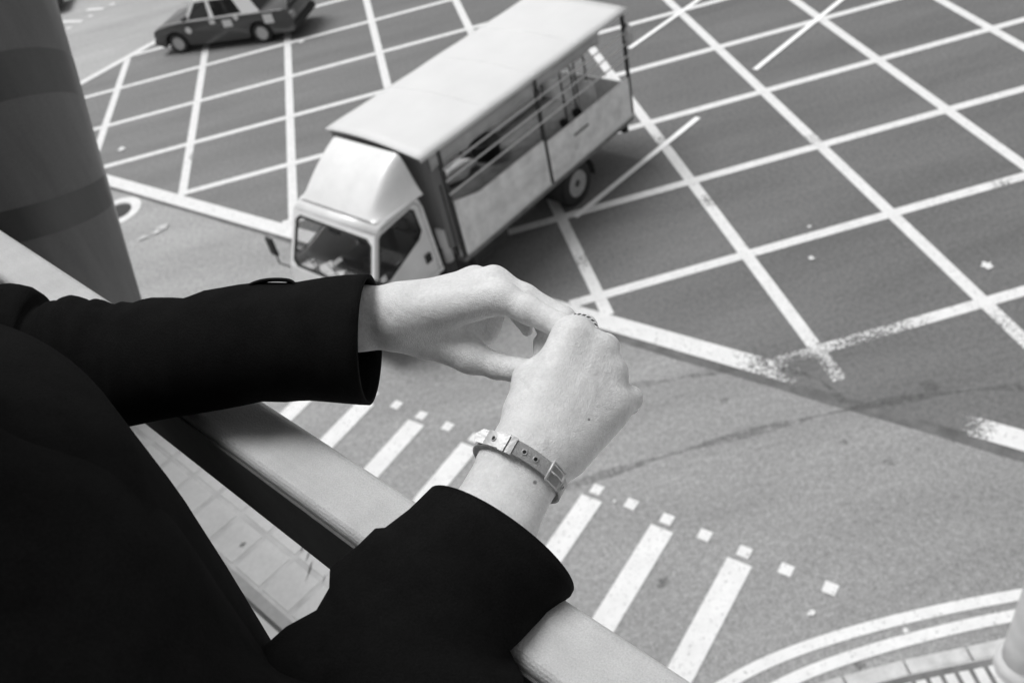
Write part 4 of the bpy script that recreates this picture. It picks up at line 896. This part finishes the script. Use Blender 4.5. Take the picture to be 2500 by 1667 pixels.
sleeveR = mesh('sleeve', c2w(V), Fc, coat, person, True, loc=PL); tag(sleeveR, 'black coat sleeve with a wide cuff rising from the bottom edge')
sm = sleeveR.modifiers.new('s', 'SOLIDIFY'); sm.thickness = .003; sm.offset = -1
# coat body
V = []; st = [(.22, .10, -.05, .05), (.24, .15, -.05, .08), (.27, .19, -.03, .10), (.34, .20, -.037, .11), (.40, .20, -.038, .11), (.46, .20, -.040, .11), (.53, .205, -.043, .11), (.60, .21, -.047, .11), (.75, .215, -.06, .12), (.95, .22, -.05, .13), (1.15, .23, -.05, .14)]
rings = [(R3(-.45, p0, h), RD * hw, PD * hd_ + RD * 0) for h, hw, p0, hd_ in st]
V, Fc = loft(rings); m = len(rings) * 56; Fc += [tuple(range(56))]
ptsb = [p for c_ in COATB for p in c_]; P, o_ = grid(np.min([p[0] - p[1] for p in ptsb], 0) - .02, np.max([p[0] + p[1] for p in ptsb], 0) + .02, .01); dd = None
for c_ in COATB: q_ = chain(P.reshape(-1, 3), c_, .02); dd = q_ if dd is None else smin(dd, q_, .03)
V2, Q2 = surface_nets(dd.reshape(P.shape[:3]), o_, .01); V2 = relax(V2, Q2, 2); nb = len(V)
cb = mesh('coat_body', np.vstack([V, V2]) + C0, list(Fc) + [tuple(int(i) + nb for i in q) for q in Q2], coat, person, True, loc=PL)
hair = mat('hair', .012, .5, var=.3, vscale=200)
HB = [[(R3(-.42, -.055, -.055), .095), (R3(-.42, -.05, -.01), .095)], [(R3(-.42, -.085, .0), .08), (R3(-.42, -.09, .08), .06)], [(R3(-.50, -.05, .0), .03), (R3(-.49, -.06, .07), .035)], [(R3(-.34, -.05, .0), .03), (R3(-.35, -.06, .07), .035)]]
ptsb = [p for c_ in HB for p in c_]; P, o_ = grid(np.min([p[0] - p[1] for p in ptsb], 0) - .02, np.max([p[0] + p[1] for p in ptsb], 0) + .02, .01); dd = None
for c_ in HB: q_ = chain(P.reshape(-1, 3), c_, .03); dd = q_ if dd is None else smin(dd, q_, .02)
V, Q = surface_nets(dd.reshape(P.shape[:3]), o_, .01); mesh('hair', relax(V, Q, 2) + C0, Q, hair, person, True, loc=PL)
m_ = MB(); trs = mat('trouser_cloth', .02, .9, var=.2, vscale=40)
for sx_ in (-.52, -.32): m_.tube([tuple(rph(sx_, -.05, .85)), tuple(rph(sx_, -.03, 1.15)), tuple(rph(sx_, -.06, 1.5))], [.11, .085, .07], 24)
m_.build('trousers', trs, person, True, loc=PL)
m_ = MB()
for sx_ in (-.525, -.315): m_.tube([tuple(rph(sx_, -.10, 1.535)), tuple(rph(sx_, .0, 1.53)), tuple(rph(sx_, .12, 1.545))], [.045, .046, .03], 20)
m_.build('shoes', blk, person, True, loc=PL)
# ------------------------------------------------------------------ bracelet
steel = mat('steel_mesh', .62, .45, metal=.25, fine=.1, fscale=700)
n, l, b = nodes(steel); tcu = n.new('ShaderNodeTexCoord').outputs['UV']
ck = n.new('ShaderNodeTexWave'); ck.inputs['Scale'].default_value = 60; l.new(tcu, ck.inputs['Vector'])
mp = n.new('ShaderNodeMapping'); mp.inputs['Rotation'].default_value = (0, 0, math.pi / 2); l.new(tcu, mp.inputs['Vector'])
ck2 = n.new('ShaderNodeTexWave'); ck2.inputs['Scale'].default_value = 14; l.new(mp.outputs[0], ck2.inputs['Vector'])
hh = math_(n, l, 'MULTIPLY', ck.outputs['Fac'], ck2.outputs['Fac'])
bp = n.new('ShaderNodeBump'); bp.inputs['Strength'].default_value = .8; bp.inputs['Distance'].default_value = .0006; l.new(hh, bp.inputs['Height']); l.new(bp.outputs[0], b.inputs['Normal'])
polish = mat('polished_steel', .66, .4, metal=.3, bump=.15, bscale=300)
dkh = mat('eyelet_dark', .01, .6)
bw = c2w(cs(1268, 1140, .571))[0]
brac = empty('bracelet', tuple(bw), 0, 'steel mesh belt bracelet with buckle and eyelets on the lower wrist', 'bracelet')
E1 = np.array([.86, .50, .0]); E1 /= np.linalg.norm(E1); AX = np.array([.47, -.82, .20]); AX -= E1 * (AX @ E1); AX /= np.linalg.norm(AX); E2 = np.cross(E1, AX)
if E2[2] > 0: E2 = -E2
BC = cs(1268, 1142, .573)
def bpnt(th, s=0., o_=0., A_=.0312, B2=.0235):
    c_, s_ = math.cos(th), math.sin(th)
    p = BC + E1 * (A_ + o_) * c_ + E2 * (B2 + o_) * s_ + AX * (s + .0075 * s_ - .0015 * c_)
    return p
def strap(t0, t1, w0, o0, th_, nseg, name, m_, parent, w1=None, uv=True, s0=0.):
    V = []; Fc = []; w1 = w1 or w0
    for i in range(nseg + 1):
        f_ = i / nseg; t = t0 + (t1 - t0) * f_; wd = w0 + (w1 - w0) * f_
        V += [bpnt(t, s0 - wd / 2, o0), bpnt(t, s0 + wd / 2, o0), bpnt(t, s0 + wd / 2, o0 + th_), bpnt(t, s0 - wd / 2, o0 + th_)]
    for i in range(nseg):
        a_ = 4 * i; b2 = a_ + 4
        for k in range(4): Fc.append((a_ + k, a_ + (k + 1) % 4, b2 + (k + 1) % 4, b2 + k))
    Fc += [(0, 1, 2, 3), (4 * nseg + 3, 4 * nseg + 2, 4 * nseg + 1, 4 * nseg)]
    o = mesh(name, c2w(np.array(V)), Fc, m_, parent, True, loc=bw)
    es = o.modifiers.new('e', 'EDGE_SPLIT'); es.split_angle = math.radians(40)
    if uv:
        ul = o.data.uv_layers.new(name='UVMap')
        for lp in o.data.loops:
            vi = lp.vertex_index; ul.data[lp.index].uv = ((vi // 4) / nseg, 0 if vi % 4 in (0, 3) else .35)
    return o
strap(math.radians(-175), math.radians(184), .0098, 0, .0011, 120, 'mesh_band', steel, brac)
# overlapping tongue with its pointed tip, running past the left edge of the wrist
V = []
tip = [(t, .0098) for t in np.linspace(math.radians(60), math.radians(150), 26)]
tongue = strap(math.radians(58), math.radians(150), .0094, .0014, .0010, 40, 'band_tongue', steel, brac)
pt = []
pl_ = MB()
base_a, base_b = bpnt(math.radians(150), -.0047, .0019), bpnt(math.radians(150), .0047, .0019); dirn = (bpnt(math.radians(150), 0, .0019) - bpnt(math.radians(144), 0, .0019)); dirn /= np.linalg.norm(dirn); dirn = dirn * .6 + -E1 * .4; dirn /= np.linalg.norm(dirn)
b0_, b1_ = bpnt(math.radians(124), -.0049, .0012), bpnt(math.radians(124), .0049, .0012)
q0, q1 = base_a + dirn * .006, base_b + dirn * .0045; tipv = (base_a + base_b) / 2 + dirn * .0085
nn_ = E2 * .0012
strap(math.radians(124), math.radians(150), .0100, .0022, .0006, 14, 'tip_plate', polish, brac, uv=False)
mesh('tip_point', c2w(np.array([base_a, base_b, q1, tipv, q0, base_a + nn_, base_b + nn_, q1 + nn_, tipv + nn_, q0 + nn_])), [(0, 1, 2, 3, 4), (9, 8, 7, 6, 5), (0, 5, 6, 1), (1, 6, 7, 2), (2, 7, 8, 3), (3, 8, 9, 4), (4, 9, 5, 0)], polish, brac, loc=bw)
strap(math.radians(118), math.radians(125), .0116, .0026, .0008, 6, 'keeper_loop', polish, brac, uv=False)
strap(math.radians(109), math.radians(116), .0116, .0026, .0008, 6, 'keeper_loop', polish, brac, uv=False)
def eyelet(th, o_):
    c_ = bpnt(th, 0, o_); nrm_ = bpnt(th, 0, o_ + .01) - c_
    a_ = MB(); P_ = c2w(np.array([c_, c_ + nrm_])); ax_ = P_[1] - P_[0]
    a_.lathe([(.0019, -.0002), (.0019, .00025), (.0013, .0003), (.0012, .0001)], tuple(P_[0]), tuple(ax_), 18); e = a_.build('eyelet', polish, brac, True, loc=bw)
    a_ = MB(); a_.lathe([(.00125, .0001), (.00125, .00032)], tuple(P_[0]), tuple(ax_), 14); a_.build('hole', dkh, e, loc=bw)
for d_, o_ in ((136, .0030), (97, .0026), (83, .0026), (27, .0013)): eyelet(math.radians(d_), o_)
# buckle: square frame with a prong
bk = MB()
fr_t0, fr_t1 = math.radians(41), math.radians(64)
cor = [bpnt(fr_t0, -.0062, .0032), bpnt(fr_t0, .0062, .0032), bpnt(fr_t1, .0062, .0036), bpnt(fr_t1, -.0062, .0036)]
cw_ = c2w(np.array(cor))
bk.tube([tuple(cw_[i % 4] * (1 - f) + cw_[(i + 1) % 4] * f) for i in range(4) for f in (0.02, .5, .98)] + [tuple(cw_[0] * .98 + cw_[1] * .02)], .00085, 8)
bko = bk.build('buckle', polish, brac, True, loc=bw)
pr = MB(); pw_ = c2w(np.array([bpnt(math.radians(42), 0, .0038), bpnt(math.radians(53), 0, .0046), bpnt(math.radians(62), 0, .0036)])); pr.tube([tuple(p) for p in pw_], .0007, 8); pr.build('prong', polish, bko, True, loc=bw)
# ------------------------------------------------------------------ ring on the forefinger
ringm = mat('ring_silver', .85, .45, metal=.1)
rk_ = 0
rc = csr(1416, 812, .611); rax = csr(1422, 803, .624) - csr(1399, 822, .602); rax /= np.linalg.norm(rax)
rw0 = c2w(rc)[0]; ring = empty('finger_ring', tuple(rw0), 0, 'thin pale ring with a twisted edge on the forefinger of the lower hand', 'ring')
u_ = np.cross(rax, [0, 1, 0]); u_ /= np.linalg.norm(u_); v2 = np.cross(rax, u_)
pts_ = []
for i in range(97):
    a = 2 * math.pi * i / 96; pts_.append(tuple(c2w(rc + (u_ * math.cos(a) + v2 * math.sin(a)) * .0134)[0]))
rb = MB(); V = []
for i in range(96):
    a = 2 * math.pi * i / 96; dr = u_ * math.cos(a) + v2 * math.sin(a)
    for r_, s_ in ((.0126, -.0010), (.0137, -.0010), (.0137, .0022), (.0126, .0022)): V.append(rc + dr * r_ + rax * s_)
mesh('band', c2w(np.array(V)), [(4 * i + k, 4 * i + (k + 1) % 4, 4 * ((i + 1) % 96) + (k + 1) % 4, 4 * ((i + 1) % 96) + k) for i in range(96) for k in range(4)], ringm, ring, loc=rw0)
for ph in (0, math.pi):
    P_ = [tuple(c2w(rc + (u_ * math.cos(a) + v2 * math.sin(a)) * (.0137 + (.0005 if ph == 0 else .0003) * math.cos(24 * a + ph)) + rax * (-.0012 + .00045 * math.sin(24 * a + ph)))[0]) for a in np.linspace(0, 2 * math.pi, 193)]
    t_ = MB(); t_.tube(P_, .00055 if ph == 0 else .00034, 6); t_.build('twisted_edge', ringm if ph == 0 else dkh, ring, True, loc=rw0)
